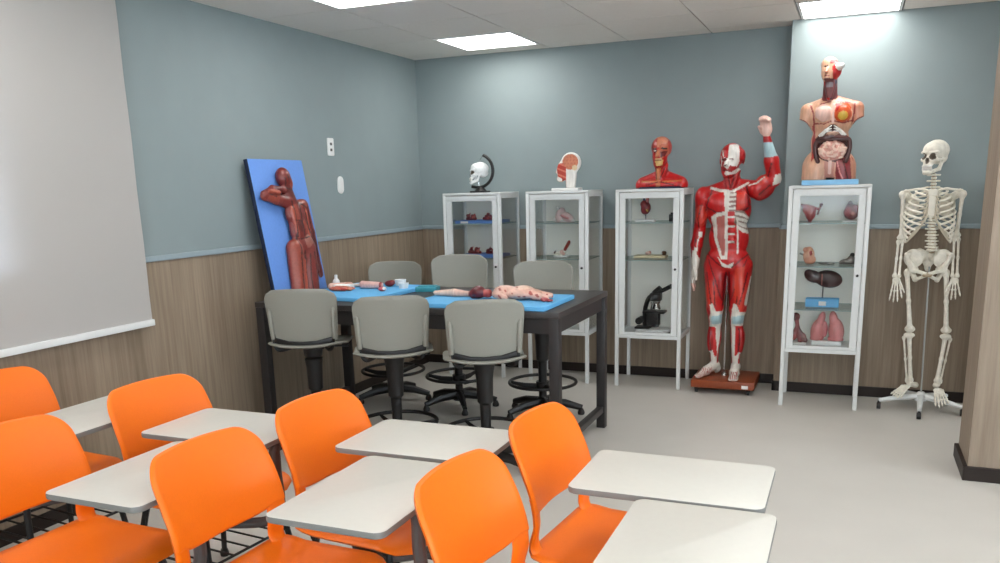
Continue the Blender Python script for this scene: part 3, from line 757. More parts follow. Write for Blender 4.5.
    GR = [([(-.17, 1.315), (-.11, 1.283), (-.045, 1.285)], .005, DRED), ([(.02, 1.288), (.06, 1.283), (.105, 1.31)], .005, DRED), ([(-.150, 1.44), (-.165, 1.37), (-.185, 1.30)], .005, DRED), ([(.08, 1.46), (.10, 1.40), (.11, 1.33)], .006, DRED),
          ([(-.215, 1.34), (-.238, 1.24), (-.235, 1.16)], .004, DRED), ([(-.255, 1.10), (-.262, .98)], .004, DRED), ([(-.235, 1.10), (-.245, 1.0)], .004, TEND), ([(-.165, 1.25), (-.12, 1.215)], .004, DRED), ([(-.165, 1.21), (-.12, 1.175)], .004, DRED), ([(-.16, 1.17), (-.115, 1.135)], .004, DRED),
          ([(-.17, .995), (-.10, .935), (-.05, .90)], .005, DRED), ([(.12, .995), (.05, .935), (.01, .90)], .005, DRED), ([(-.155, .95), (-.10, .80), (-.055, .66)], .0045, DRED), ([(-.165, .86), (-.140, .72), (-.125, .64)], .0045, DRED), ([(-.115, .80), (-.105, .70), (-.10, .62)], .0045, DRED), ([(-.035, .86), (-.045, .74), (-.05, .62)], .005, DRED),
          ([(.105, .95), (.05, .80), (.005, .66)], .0045, DRED), ([(.115, .86), (.09, .72), (.07, .64)], .0045, DRED), ([(.062, .80), (.055, .70), (.045, .62)], .0045, DRED), ([(-.01, .86), (-.002, .74), (.0, .62)], .005, DRED), ([(-.13, .46), (-.135, .36), (-.125, .27)], .004, DRED), ([(.068, .46), (.078, .36), (.065, .27)], .004, DRED),
          ([(-.085, 1.70), (-.075, 1.66)], .004, TEND), ([(-.095, 1.66), (-.085, 1.60)], .004, TEND), ([(.10, 1.462), (.15, 1.475), (.20, 1.515)], .005, TEND), ([(.17, 1.40), (.24, 1.46)], .005, DRED), ([(.245, 1.60), (.225, 1.52)], .005, DRED), ([(-.04, 1.53), (-.025, 1.45)], .004, DRED), ([(-.005, 1.53), (-.015, 1.45)], .004, DRED)]  # the pale line along the raised upper arm is a painted highlight
    Df = front_paint(D, .0)
    side = front_paint([([(.185,1.743),(.254,1.743),(.290,1.652),(.180,1.641)], BLUEW), ([(.272,1.53),(.32,1.535),(.32,1.48),(.255,1.454)], TEND), ([(.15,1.93),(.27,1.93),(.25,1.80),(.18,1.80)], PALEPINK)], .2)
    def paint(V, C):
        C = side(V, Df(V, lines_paint(V, C, GR)))
        C = lines_paint(V, C, [([(-.084, 1.640), (-.066, 1.642)], .0045, DRED), ([(-.028, 1.642), (-.008, 1.640)], .0045, DRED), ([(-.070, 1.566), (-.028, 1.565)], .005, DRED), ([(-.055, 1.60), (-.045, 1.602)], .005, DRED)])  # eye and mouth lines; the short nose line is painted shading
        w = (V[:, 1] < -.045) & (V[:, 0] < -.11) & (V[:, 2] < .165) & (np.sin(V[:, 0]*420+V[:, 1]*260) > .35); C[w] = RED2
        return C
    return P, paint
t = thing('muscle_figure', 'life-size red muscle figure with raised arm on a wheeled wooden base', 'anatomical model', (2.62, -.27, 0))
P, pf = man(); sc_obj('body', P, .0065, t, MODEL, .014, pf)
f = MB(); f.box(-.236, .205, -.20, .20, .043, .098, .004); f.build('wooden_base', PINE, t)
for sx in (-.2, .165):
    for sy in (-.165, .165):
        f = MB(); f.tube([(sx-.009, sy, .02), (sx+.009, sy, .02)], .02, 14); f.box(sx-.013, sx+.013, sy-.012, sy+.012, .026, .043); f.build('caster', BLACKM, t)
f = MB(); f.tube([(-.03, .01, .098), (-.03, .01, .90)], .007, 10); f.lathe([(0, .098), (.022, .098), (.016, .12), (0, .12)], (-.03, .01, 0), 14); f.build('support_rod', CHROME, t)
f = MB(); f.box(.12, .165, -.2025, -.2, .052, .075); f.build('name_plate', WHITEPL, t)

# ------------------------------------------------------------------ skeleton on a five-castor stand
def skull_prims(c, s, yaw=0., col=BONEC, cut=True, jaw=True):
    R = rot('Z', yaw); P = []
    T = lambda p: np.array(c)+R@(np.array(p)*s)
    def E(p, r, cl=col, rx=0): P.append(El(T(p), np.array(r)*s, cl, R@rot('X', rx)))
    def Cc(a, b, ra, rb, cl=col): P.append(Cp(T(a), T(b), ra*s, rb*s, cl))
    E((0, .02, .045), (.072, .092, .072)); E((0, -.03, .05), (.062, .055, .055)); E((0, -.06, -.012), (.046, .035, .040)); E((0, .05, .0), (.055, .055, .045))
    for q in (-1, 1):
        E((q*.042, -.062, -.014), (.018, .020, .014)); Cc((q*.058, -.05, -.014), (q*.070, .005, -.008), .007, .007); Cc((q*.012, -.084, .030), (q*.052, -.066, .034), .009, .009)
    E((0, -.076, -.045), (.030, .022, .020))
    if jaw:
        for q in (-1, 1): Cc((q*.060, -.005, -.012), (q*.050, -.03, -.075), .011, .012); Cc((q*.050, -.03, -.075), (q*.014, -.086, -.098), .013, .013)
        Cc((-.014, -.086, -.098), (.014, -.086, -.098), .014, .014)
        Cc((-.026, -.086, -.073), (.026, -.086, -.073), .009, .009, WHT); Cc((-.026, -.090, -.056), (.026, -.090, -.056), .009, .009, WHT)
    if cut:
        dk = lin((92, 80, 66))
        for q in (-1, 1):
            P.append(Sub(El(T((q*.031, -.086, .008)), np.array((.019, .024, .017))*s, dk, R)))
        P.append(Sub(El(T((0, -.098, -.020)), np.array((.010, .016, .017))*s, dk, R)))
    return P
SK_ = thing('skeleton', 'life-size white skeleton hanging on a five-legged rolling stand', 'skeleton', (3.9, -.49, 0))
sc_obj('skull', skull_prims((-.062, -.01, 1.604), .92, -32), .004, SK_, BONE, .006)
P = []
for i in range(26):
    tt = i/25; z = 1.50-.46*tt; y = .02+.035*math.sin(tt*PI*1.3)-.02*tt; x = -.055+.02*tt; r = .016+.015*tt
    P += [El((x, y, z), (r*1.12, r, .0082), BONEC)]
    P += [Cp((x, y+.02, z), (x, y+.052, z-.012), .008, .006, BONEC)]
    if i % 2 == 0: P += [Cp((x-.035, y+.018, z), (x+.035, y+.018, z), .006, .006, BONEC)]
for i in range(25):
    q = [(-.055+.02*tt, .02+.035*math.sin(tt*PI*1.3)-.02*tt, 1.50-.46*tt) for tt in (i/25, (i+1)/25)]; P.append(Cp(q[0], q[1], .012+.010*i/25, .012+.010*i/25, lin((172, 152, 120))))
sc_obj('spine', P, .0042, SK_, BONE, .003)
RC = thing('rib_cage', None, None)
f = MB(); cx = -.063
ends = []
for i in range(10):
    tt = i/9; w = .068+.062*math.sin(PI/2*min(1, tt*1.7+.08))-.012*max(0, tt-.75)*4; d = .062+.035*math.sin(PI/2*min(1, tt*1.5+.1)); zb = 1.425-.235*tt; drop = .045+.055*min(1, tt*1.6)
    amax = .93 if i < 6 else .93-.075*(i-5)
    for s in (-1, 1):
        pts = []
        for k in range(19):
            a = PI*amax*k/18; x = cx+s*(w*math.sin(a)**.85+.012); y = -.015+d*math.cos(a)+.02*(1-k/18); z = zb-drop*(k/18)**1.1
            pts.append((x, y, z))
        f.tube(pts, [.0058]*19, 7, flat=1.35)
        ends.append((s, i, pts[-1]))
f.build('ribs', mat('bone', (242, 236, 222), .5, var=.06, scale=40), SK_)
bpy.data.objects.remove(RC)
BONEP = bpy.data.materials['bone']
f = MB(); f.box(cx-.019, cx+.019, -.112, -.100, 1.255, 1.375, .005); f.box(cx-.026, cx+.026, -.108, -.094, 1.375, 1.415, .005); f.box(cx-.007, cx+.007, -.108, -.100, 1.225, 1.258, .003)
stn = f.build('sternum', BONEP, SK_)
f = MB()
for s, i, e in ends:
    e = Vector(e); tgt = Vector((cx+s*.018, -.103, 1.40-.024*i if i < 6 else 1.262-.003*(i-6)))
    mid = (e+tgt)/2+Vector((0, -.008, -.012 if i > 4 else 0)); f.tube(smooth_path([e, mid, tgt], 4), .0052, 6)
f.build('rib_cartilage', mat('cartilage', (214, 204, 184), .5), SK_)
for s, ex in ((-1, -.215), (1, .105)):
    f = MB(); f.tube(smooth_path([(cx+s*.022, -.10, 1.405), (cx+s*.07, -.105, 1.418), (cx+s*.11, -.06, 1.412), (ex, -.01, 1.405)], 5), .0075, 8); f.build('collarbone', BONEP, SK_)
    sx = cx+s*.10
    sc_obj('shoulder_blade', [El((sx, .075, 1.31), (.050, .010, .078), BONEC, rot('Z', s*-22)), Cp((sx-s*.03, .085, 1.345), (ex-s*.01, .025, 1.405), .010, .012, BONEC), Cp((sx+s*.02, .06, 1.35), (ex-s*.015, .012, 1.375), .016, .016, BONEC)], .006, SK_, BONE, .012)
def bone(name, a, b, r, ka, kb, extra=(), vox=.005):
    a, b = np.array(a, float), np.array(b, float); d = b-a
    P = [Cp(a, a+d*.5, r*1.15, r*.9, BONEC), Cp(a+d*.5, b, r*.9, r*1.2, BONEC)]
    P += [El(a, ka, BONEC), El(b, kb, BONEC)]+list(extra)
    return sc_obj(name, P, vox, SK_, BONE, .014)
for (sh, el, wr, tip) in (((-.223, .0, 1.385), (-.212, .02, 1.115), (-.222, -.02, .862), (-.220, -.05, .71)), ((.110, .0, 1.382), (.099, .02, 1.13), (.107, -.02, .868), (.106, -.05, .735))):
    s = -1 if sh[0] < -.06 else 1
    bone('upper_arm_bone', sh, el, .0115, (.023, .022, .024), (.027, .016, .016), [El((el[0]-s*.018, el[1], el[2]), (.013, .014, .014), BONEC)])
    bone('radius_bone', (el[0]+s*.014, el[1], el[2]-.025), (wr[0]+s*.012, wr[1], wr[2]+.012), .0075, (.012, .012, .012), (.015, .011, .013))
    bone('ulna_bone', (el[0]-s*.010, el[1]+.004, el[2]-.018), (wr[0]-s*.014, wr[1], wr[2]+.012), .0075, (.015, .015, .018), (.010, .010, .010))
    P = [El((wr[0], wr[1], wr[2]-.012), (.024, .012, .017), BONEC)]
    hl = wr[2]-tip[2]
    for q in range(4):
        dx = (-.021+.014*q); ln = hl*(.93, 1.0, .96, .80)[q]*1.0
        a = np.array((wr[0]+dx*.8, wr[1]-.004, wr[2]-.022)); e = np.array((tip[0]+dx*1.7, tip[1]-.01*q*.5, wr[2]-ln)); u = e-a
        for j0, j1, r in ((0, .44, .0052), (.47, .70, .0050), (.725, .86, .0044), (.88, 1., .004)):
            bnd = np.array((0, -.012*math.sin(j0*PI), 0))
            P += [Cp(a+u*j0, a+u*j1+bnd*.4, r, r*.95, BONEC), El(a+u*j0, (r*1.35,)*3, BONEC)]
    a = np.array((wr[0]+s*-.02, wr[1]-.006, wr[2]-.018)); u = np.array((-s*.030, -.03, -.070)); 
    for j0, j1, r in ((0, .46, .0055), (.5, .78, .005), (.8, 1., .0045)): P += [Cp(a+u*j0, a+u*j1, r, r, BONEC)]
    sc_obj('hand_bones', P, .004, SK_, BONE, .004)
# pelvis
pc = -.05; P = []
for s in (-1, 1):
    P += [El((pc+s*.082, .005, .985), (.060, .018, .060), BONEC, rot('Z', s*22) @ rot('Y', s*20)), El((pc+s*.045, .03, 1.0), (.042, .02, .045), BONEC), Cp((pc+s*.125, -.02, 1.012), (pc+s*.045, .065, 1.035), .011, .012, BONEC), Cp((pc+s*.125, -.02, 1.012), (pc+s*.108, -.03, .965), .011, .010, BONEC),
          Cp((pc+s*.108, -.03, .965), (pc+s*.088, -.01, .915), .012, .024, BONEC), Cp((pc+s*.088, -.01, .915), (pc+s*.014, -.055, .895), .015, .011, BONEC), Cp((pc+s*.088, .005, .905), (pc+s*.062, .01, .850), .018, .015, BONEC), Cp((pc+s*.062, .005, .850), (pc+s*.014, -.05, .880), .012, .010, BONEC)]
P += [El((pc+.008, .055, .985), (.042, .022, .058), BONEC, rot('X', 12)), El((pc+.006, .065, .93), (.02, .012, .035), BONEC), Cp((pc-.014, -.055, .888), (pc+.014, -.055, .888), .012, .012, lin((190, 170, 140)))]
sc_obj('pelvis', P, .005, SK_, BONE, .012)
for (hp, kn, an, heel, toe) in (((-.150, -.0, .905), (-.120, -.01, .528), (-.090, .02, .178), (-.055, .055, .150), (-.190, -.105, .088)), ((.048, 0, .905), (.088, -.01, .528), (.066, .02, .182), (.066, .06, .155), (.098, -.155, .055))):
    s = -1 if hp[0] < pc else 1
    bone('thigh_bone', (hp[0]+s*.012, hp[1], hp[2]-.01), (kn[0], kn[1], kn[2]+.005), .0135, (.018, .020, .026), (.032, .026, .022), [El((hp[0]-s*.030, hp[1], hp[2]+.012), (.021, .021, .021), BONEC), Cp((hp[0]-s*.03, hp[1], hp[2]+.012), (hp[0]+s*.01, 0, hp[2]-.005), .014, .014, BONEC)])
    sc_obj('kneecap', [El((kn[0]-.004, kn[1]-.030, kn[2]+.012), (.017, .008, .019), BONEC)], .004, SK_, BONE, .004)
    bone('shin_bone', (kn[0], kn[1]+.004, kn[2]-.036), (an[0], an[1], an[2]+.012), .0125, (.034, .026, .018), (.019, .016, .014))
    bone('calf_bone', (kn[0]+s*.030, kn[1]+.016, kn[2]-.055), (an[0]+s*.020, an[1]+.004, an[2]+.005), .0062, (.010, .010, .012), (.010, .010, .016))
    heel, toe, an = np.array(heel), np.array(toe), np.array(an); u = toe-an; n = np.array((u[1], -u[0], 0)); n /= np.linalg.norm(n)
    P = [El(an-np.array((0, 0, .012)), (.021, .024, .018), BONEC), Cp(heel, an-np.array((0, 0, .015)), .020, .018, BONEC), El(an+u*.25+np.array((0, 0, -.006)), (.026, .026, .014), BONEC)]
    for q in range(5):
        o = n*(-.026+.013*q)*1.15; e = an+u*(.95-.05*abs(q-(1 if s < 0 else 3)))+o*1.35
        a = an+u*.3+o*.8
        for j0, j1, r in ((0, .62, .0058), (.66, .84, .005), (.87, 1., .0045)): P += [Cp(a+(e-a)*j0, a+(e-a)*j1, r, r, BONEC), El(a+(e-a)*j0, (r*1.4,)*3, BONEC)]
    sc_obj('foot_bones', P, .0042, SK_, BONE, .006)
# rolling stand
f = MB(); f.tube([(-.022, .0, .10), (-.028, .02, .50), (-.034, .05, .93)], .0055, 10); f.build('stand_pole', METALT, SK_)
f = MB(); hubc = (-.022, 0, 0)
f.lathe([(0, .062), (.035, .062), (.035, .10), (.02, .118), (0, .118)], hubc, 18)
WL = []
for k in range(5):
    a = math.radians(193+72*k); c, s = math.cos(a), math.sin(a); L = .255
    f.tube([(hubc[0]+c*.02, s*.02, .088), (hubc[0]+c*L*.6, s*L*.6, .076), (hubc[0]+c*L, s*L, .058)], [.02, .017, .014], 10)
    WL.append((hubc[0]+c*L, s*L))
f.build('star_base', WHITE, SK_)
for (x, y) in WL:
    f = MB(); f.tube([(x-.012, y, .022), (x+.012, y, .022)], .022, 16); f.box(x-.008, x+.008, y-.008, y+.012, .028, .052); f.build('caster', BLACKM, SK_)
f = MB(); f.tube(smooth_path([(-.06, -.01, 1.68), (-.06, -.01, 1.70), (-.056, -.01, 1.71), (-.052, -.01, 1.702)], 4), .003, 6); f.build('skull_hook', CHROME, SK_)

# ------------------------------------------------------------------ torso model with open chest and belly
def torso():
    P = []; A = P.append; x0 = -.022
    A(El((-.050, .012, 2.195), (.052, .065, .054), SKIN)); A(El((-.058, -.022, 2.150), (.040, .042, .052), SKIN)); A(Cp((-.062, -.06, 2.17), (-.066, -.072, 2.150), .006, .009, SKIN2)); A(El((-.06, -.035, 2.115), (.026, .026, .018), SKIN))
    A(El((-.012, -.015, 2.16), (.036, .042, .050), RED)); A(El((.010, -.045, 2.178), (.024, .024, .020), WHT)); A(El((.028, -.055, 2.184), (.014, .014, .014), lin((196, 200, 200))))
    A(Cp((-.038, .02, 1.98), (-.040, .012, 2.12), .046, .040, DRED)); A(Cp((-.066, -.02, 2.09), (-.045, -.045, 1.995), .012, .010, RED)); A(Cp((-.012, -.02, 2.09), (-.03, -.045, 1.995), .012, .010, lin((70, 70, 90)))); A(Cp((-.04, -.03, 2.09), (-.04, -.035, 1.99), .013, .012, lin((150, 120, 120))))
    A(Cp((x0-.01, .03, 1.985), (x0-.145, .03, 1.925), .034, .044, SKIN)); A(Cp((x0, .03, 1.985), (x0+.145, .03, 1.925), .034, .044, SKIN2))
    A(El((x0, .02, 1.87), (.138, .085, .125), SKIN)); A(El((-.075, -.062, 1.895), (.052, .034, .050), SKIN)); A(El((.046, -.058, 1.895), (.050, .034, .052), ORG))
    A(Cp((x0-.145, .025, 1.925), (x0-.160, .02, 1.86), .044, .036, SKIN)); A(Cp((x0+.145, .025, 1.925), (x0+.160, .02, 1.86), .044, .036, SKIN2))
    A(El((x0, .02, 1.72), (.116, .078, .15), SKIN)); A(El((x0, .025, 1.58), (.158, .088, .12), SKIN)); A(Cp((x0-.075, .02, 1.56), (x0-.082, .02, 1.49), .085, .082, SKIN)); A(Cp((x0+.082, .02, 1.56), (x0+.088, .02, 1.49), .085, .082, SKIN2))
    D = [([(-.118,1.941),(-.068,1.962),(-.019,1.927),(-.02,1.863),(-.069,1.845),(-.115,1.876)], PALEPINK),
      ([(.0,1.955),(.03,1.963),(.07,1.96),(.092,1.93),(.100,1.88),(.085,1.852),(.049,1.842),(.018,1.852),(.003,1.88)], ORG), ([(.048+.030*math.cos(a*.5236), 1.880+.028*math.sin(a*.5236)) for a in range(12)], YEL),
      ([(-.016,1.96),(-.002,1.96),(-.002,1.84),(-.016,1.84)], PALEPINK), ([(.004,1.958),(.03,1.958),(.02,1.92),(.004,1.90)], RED),
      ([(-.118,1.738),(-.081,1.777),(-.021,1.831),(.003,1.83),(.069,1.77),(.103,1.72),(.102,1.655),(.071,1.608),(.025,1.593),(-.023,1.594),(-.089,1.63),(-.115,1.68)], BROWN),
      ([(-.133,1.83),(-.118,1.83),(-.10,1.64),(-.128,1.60)], lin((176, 60, 54))), ([(.098,1.82),(.112,1.82),(.125,1.60),(.10,1.65)], lin((176, 60, 54))),
      ([(.021,1.601),(.103,1.639),(.125,1.47),(.028,1.47)], lin((140, 44, 48))), ([(-.047,1.603),(.016,1.596),(.015,1.486),(-.041,1.487)], lin((196, 130, 112))), ([(-.03,1.50),(.02,1.50),(.02,1.46),(-.03,1.46)], BLK),
      ([(-.076,2.114),(-.014,2.11),(.004,1.99),(-.062,1.994)], lin((104, 52, 54))), ([(-.06,2.09),(-.025,2.09),(-.02,2.06),(-.06,2.06)], lin((130, 120, 126))),
      ([(-.047,2.23),(.011,2.22),(.0,2.20),(-.045,2.20)], lin((150, 60, 60)))]
    P.append(Sub(El((0, 0, -40), (90, 90, 41.4868), SKIN)))
    for q in (-1, 1): P.append(Sub(El((x0+q*.20, .02, 1.82), (.065, .12, .052), HRD)))
    LN = [([(-.150, 1.955), (-.128, 1.90), (-.122, 1.83), (-.128, 1.76)], .005, HRD), ([(.112, 1.955), (.112, 1.90), (.104, 1.83), (.108, 1.76)], .005, HRD), ([(-.09, 1.96), (-.03, 1.972)], .004, HRD), ([(.01, 1.97), (.085, 1.962)], .004, HRD), ([(-.009, 1.95), (-.009, 1.84)], .004, PALEPINK),
          ([(-.120, 1.84), (-.06, 1.835), (-.02, 1.85)], .004, HRD), ([(.0, 1.85), (.05, 1.836), (.10, 1.85)], .004, HRD), ([(-.075, 2.185), (-.06, 2.187)], .005, BLK), ([(-.072, 2.128), (-.05, 2.127)], .004, HRD), ([(.03, 1.60), (.05, 1.53), (.07, 1.49)], .004, PINK), ([(.06, 1.62), (.085, 1.54), (.10, 1.49)], .004, BROWN), ([(-.012, 1.60), (-.012, 1.53)], .010, PALEPINK)]
    pf0 = front_paint(D, -.005)
    return P, (lambda V, C: lines_paint(V, pf0(V, C), LN, -.005))
t = thing('torso_model', 'open armless torso model with exposed organs on the lungs cabinet', 'anatomical model', (3.25, -.445, 0))
P, pf = torso(); sc_obj('body', P, .005, t, MODEL, .014, pf)
P = []
for q in range(3):      # pale costal arches over the dark liver
    w0, z0 = .080-.006*q, 1.765+.006*q; top = 1.822-.017*q
    for e in (-1, 1): P += [Cp((-.008+e*.008, -.066, top), (-.008+e*w0*.55, -.076, (top+z0)/2+.004), .0045, .005, WHT), Cp((-.008+e*w0*.55, -.076, (top+z0)/2+.004), (-.008+e*w0, -.066, z0-.014*q), .005, .005, WHT)]
sc_obj('costal_arch', P, .0035, t, MODEL, .003)
sc_obj('liver', [El((-.045, -.058, 1.748), (.062, .022, .022), BROWN, rot('Y', -8)), El((.04, -.058, 1.752), (.050, .020, .016), lin((92, 44, 40)), rot('Y', 6)), El((-.005, -.064, 1.775), (.040, .016, .014), lin((190, 150, 130)))], .0045, t, MODEL, .008)
P = [El((-.003, -.052, 1.668), (.086, .026, .064), lin((216, 150, 136)))]
rr = random.Random(3)
for i in range(52):
    a = rr.uniform(0, 2*PI); q = math.sqrt(rr.random()); b0 = np.array((-.003+.078*q*math.cos(a), -.076+.016*q*q, 1.668+.056*q*math.sin(a))); an = rr.uniform(0, PI)
    P.append(Cp(b0, b0+np.array((math.cos(an)*.016, 0, math.sin(an)*.012)), .0085, .0085, lin((238, 200, 182)) if i % 4 else lin((222, 164, 150))))
sc_obj('small_intestine', P, .0038, t, MODEL, .0035)
col = smooth_path([(-.085, -.054, 1.600), (-.104, -.052, 1.66), (-.100, -.054, 1.722), (-.05, -.060, 1.736), (.04, -.060, 1.738), (.092, -.054, 1.732), (.098, -.050, 1.67), (.082, -.054, 1.602)], 6)
sc_obj('large_intestine', [El(p, (.0135, .012, .0135), lin((78, 40, 38))) for p in col], .004, t, MODEL, .006)
f = MB(); f.box(-.175, .165, -.115, .115, 1.4535, 1.487, .006); f.build('base', PALEBLUE, t)

# ------------------------------------------------------------------ muscle bust
def bust():
    P = []; A = P.append; x0 = .06
    A(El((x0-.003, .012, 1.742), (.073, .088, .078), lin((190, 60, 52)))); A(El((x0-.006, -.030, 1.68), (.054, .060, .078), RED)); A(El((x0-.012, -.042, 1.625), (.036, .04, .028), RED2)); A(Cp((x0-.010, -.088, 1.715), (x0-.012, -.106, 1.683), .009, .013, lin((200, 120, 80))))
    for s in (-1, 1):
        A(Sub(El((x0-.006+s*.026, -.092, 1.718), (.016, .016, .010), DRED))); A(El((x0-.006+s*.026, -.078, 1.718), (.011, .011, .009), WHT))
        A(Cp((x0+s*.036, -.0, 1.62), (x0+s*.012, -.050, 1.525), .014, .012, RED)); A(Cp((x0, .03, 1.55), (x0+s*.13, .03, 1.49), .042, .050, RED)); A(El((x0+s*.14, .02, 1.475), (.052, .055, .055), RED))
    A(Cp((x0, .02, 1.50), (x0, .012, 1.64), .050, .042, RED2)); A(El((x0, .01, 1.48), (.15, .085, .055), RED)); A(Cp((x0-.012, -.055, 1.53), (x0-.012, -.04, 1.60), .014, .012, YEL))
    OR = lin((206, 120, 70))
    D = [([(x0-.025, 1.83), (x0+.05, 1.83), (x0+.05, 1.765), (x0+.03, 1.742), (x0-.02, 1.742)], lin((222, 140, 110))), ([(x0-.028, 1.665), (x0+.018, 1.665), (x0+.022, 1.64), (x0-.032, 1.64)], lin((216, 170, 120))),
         ([(x0+.0, 1.76), (x0+.055, 1.77), (x0+.062, 1.70), (x0+.02, 1.66), (x0-.0, 1.68)], lin((198, 104, 76))), ([(x0+.008, 1.71), (x0+.05, 1.715), (x0+.04, 1.68), (x0+.01, 1.67)], DRED), ([(x0-.03, 1.65), (x0+.03, 1.655), (x0+.02, 1.615), (x0-.02, 1.61)], lin((220, 180, 110))),
         ([(x0-.14, 1.512), (x0-.02, 1.508), (x0-.02, 1.497), (x0-.14, 1.50)], OR), ([(x0+.02, 1.508), (x0+.15, 1.512), (x0+.15, 1.50), (x0+.02, 1.497)], OR), ([(x0-.02, 1.60), (x0+.0, 1.60), (x0+.012, 1.46), (x0-.022, 1.46)], lin((196, 110, 70)))]
    pf0 = front_paint(D, -.01)
    LN = [([(x0-.05, 1.73), (x0-.025, 1.735)], .006, BLK), ([(x0+.018, 1.735), (x0+.045, 1.73)], .006, BLK), ([(x0-.032, 1.652), (x0+.012, 1.652)], .004, DRED), ([(x0-.06, 1.78), (x0-.055, 1.70), (x0-.045, 1.64)], .005, DRED), ([(x0-.01, 1.50), (x0-.10, 1.478)], .004, DRED), ([(x0+.01, 1.50), (x0+.10, 1.478)], .004, DRED), ([(x0-.035, 1.60), (x0-.02, 1.52)], .004, DRED), ([(x0+.03, 1.60), (x0+.005, 1.52)], .004, DRED)]
    return P, (lambda V, C: lines_paint(V, pf0(V, C), LN, -.01))
t = thing('muscle_bust', 'red head-and-shoulders muscle bust on the microscope cabinet', 'anatomical model', (2.03, -.215, 0))
P, pf = bust()
# flat underside: everything below the base line is cut away
P.append(Sub(El((.06, 0, .46), (1.2, 1.2, 1.0062), DRED)))
sc_obj('body', P, .0055, t, MODEL, .013, pf)
f = MB(); f.lathe([(0, 0), (.165, 0), (.165, .008), (.16, .012), (0, .012)], (.06, 0, CHT+.0006), 32, 1., .55); f.build('base', FOAM_D, t)

# ------------------------------------------------------------------ half head section on a white stand
t = thing('half_head', 'sectioned half head showing brain and throat on a white stand', 'anatomical model', (1.37, -.215, CHT))
f = MB(); f.box(-.105, .105, -.06, .06, .0, .02, .004); f.build('base', WHITEPL, t)
SECT = lin((208, 128, 96)); P = []
P += [El((.028, .02, .205), (.080, .045, .078), WHT), El((-.03, .02, .15), (.055, .04, .075), WHT), Cp((.025, .02, .02), (.03, .02, .16), .036, .045, WHT), Cp((-.072, .02, .155), (-.084, .02, .140), .008, .010, SKIN), El((-.055, .02, .09), (.03, .03, .025), SKIN)]
def hh(V, C):
    w = V[:, 1] < .012
    x, z = V[:, 0], V[:, 2]
    br = ((x-.028)/.062)**2+((z-.212)/.058)**2 < 1; C[w & br] = SECT
    rg = br & (np.sin(x*240+np.sin(z*180)*1.5)+np.sin(z*260) > .7); C[w & rg] = lin((194, 112, 86))
    cb = ((x-.062)/.022)**2+((z-.168)/.02)**2 < 1; C[w & cb] = lin((228, 200, 160))
    nz = inpoly([(-.085, .20), (-.03, .205), (-.005, .17), (-.005, .02), (-.035, .02), (-.04, .09), (-.075, .11)], x, z); C[w & nz] = lin((186, 58, 44))
    ng = nz & (np.sin(z*150+x*60) > .55); C[w & ng] = lin((214, 120, 96))
    return C
P.append(Sub(El((0, -40.0, .1), (60, 40.0, 60), WHT))); P.append(Sub(El((0, 0, -40), (60, 60, 40.0203), WHT)))
sc_obj('head_section', P, .004, t, MODEL, .012, lambda V, C: hh(V, C))

# ------------------------------------------------------------------ exploded skull on a curved black stand
t = thing('exploded_skull', 'small white exploded skull held by a black curved arm stand', 'anatomical model', (.645, -.215, CHT))
f = MB(); f.prism(rrect(-.075, .075, -.05, .05, .02), 0, .014, .004); f.lathe([(.05, .014), (.035, .03), (.018, .045), (0, .045)], (0.005, 0, 0), 20)
f.build('base', BLACKM, t)
f = MB(); f.tube(arc((-.012, .0, .168), .128, -95, 68, 26, 'xz'), .0125, 10); f.tube([(-.07, 0, .048), (-.03, 0, .042), (.0, 0, .04)], .012, 8); f.build('curved_arm', BLACKM, t)
sk = skull_prims((-.008, 0, .150), .74, -50, lin((236, 238, 238)))
sc_obj('skull', sk, .0038, t, BONE, .004)
f = MB(); f.tube([(-.008, 0, .08), (-.008, 0, .045)], .004, 8); f.build('wire', CHROME, t); f = MB(); f.tube([(-.01, 0, .22), (.03, 0, .287)], .003, 8); f.build('wire', CHROME, t)

# ------------------------------------------------------------------ things inside the cabinets
def small(name, label, loc, prims, vox=.0035, k=.006, group=None, rz=0., paint=None, stand=None, cat='anatomical model', m=None):
    t = thing(name, label, cat, loc, rz, group); prims = list(prims)+[Sub(El((0, 0, -40), (60, 60, 40.0003), prims[0][5]))]; sc_obj('body', prims, vox, t, m or MODEL, k, paint)
    if stand: stand(t)
    return t
def sheet(label, x0, x1, y0, y1, z, name='display_board', m=None, h=.022):
    t = MB().box(x0, x1, y0, y1, z, z+h, .003).build(name, m or FOAM_SH, None, 30); tag(t, label, 'board'); return t
FOAM_SH = mat('muted blue foam', (96, 136, 206), .7, var=.03)
z = Z1+.0008
s1 = sheet('blue board on the upper shelf of the skull cabinet', .47, .845, -.33, -.09, Z1+.0005)
s2 = sheet('blue board on the lower shelf of the skull cabinet', .50, .845, -.33, -.09, Z2+.0005)
f = MB(); f.box(.52, .585, -.334, -.331, Z1+.002, Z1+.018); o = f.build('shelf_tag', WHITEPL); tag(o, 'white tag on the edge of the upper blue board', 'label')
r1 = random.Random(5)
def lump(seed, w, col, col2):
    r = random.Random(seed); P = []
    for i in range(9):
        a = r.uniform(-1, 1)*w; P.append(El((a, r.uniform(-.025, .025), .020+r.uniform(0, .022)), (r.uniform(.008, .016), r.uniform(.008, .014), r.uniform(.008, .018)), col if i % 3 else col2))
    P += [Cp((-w, 0, .012), (w, 0, .012), .012, .012, col)]
    P += [Cp((w*.7, 0, .03), (w*1.05, -.01, .05), .006, .004, col2), Cp((-w*.5, 0, .03), (-w*.4, .01, .055), .006, .004, col2)]
    return P
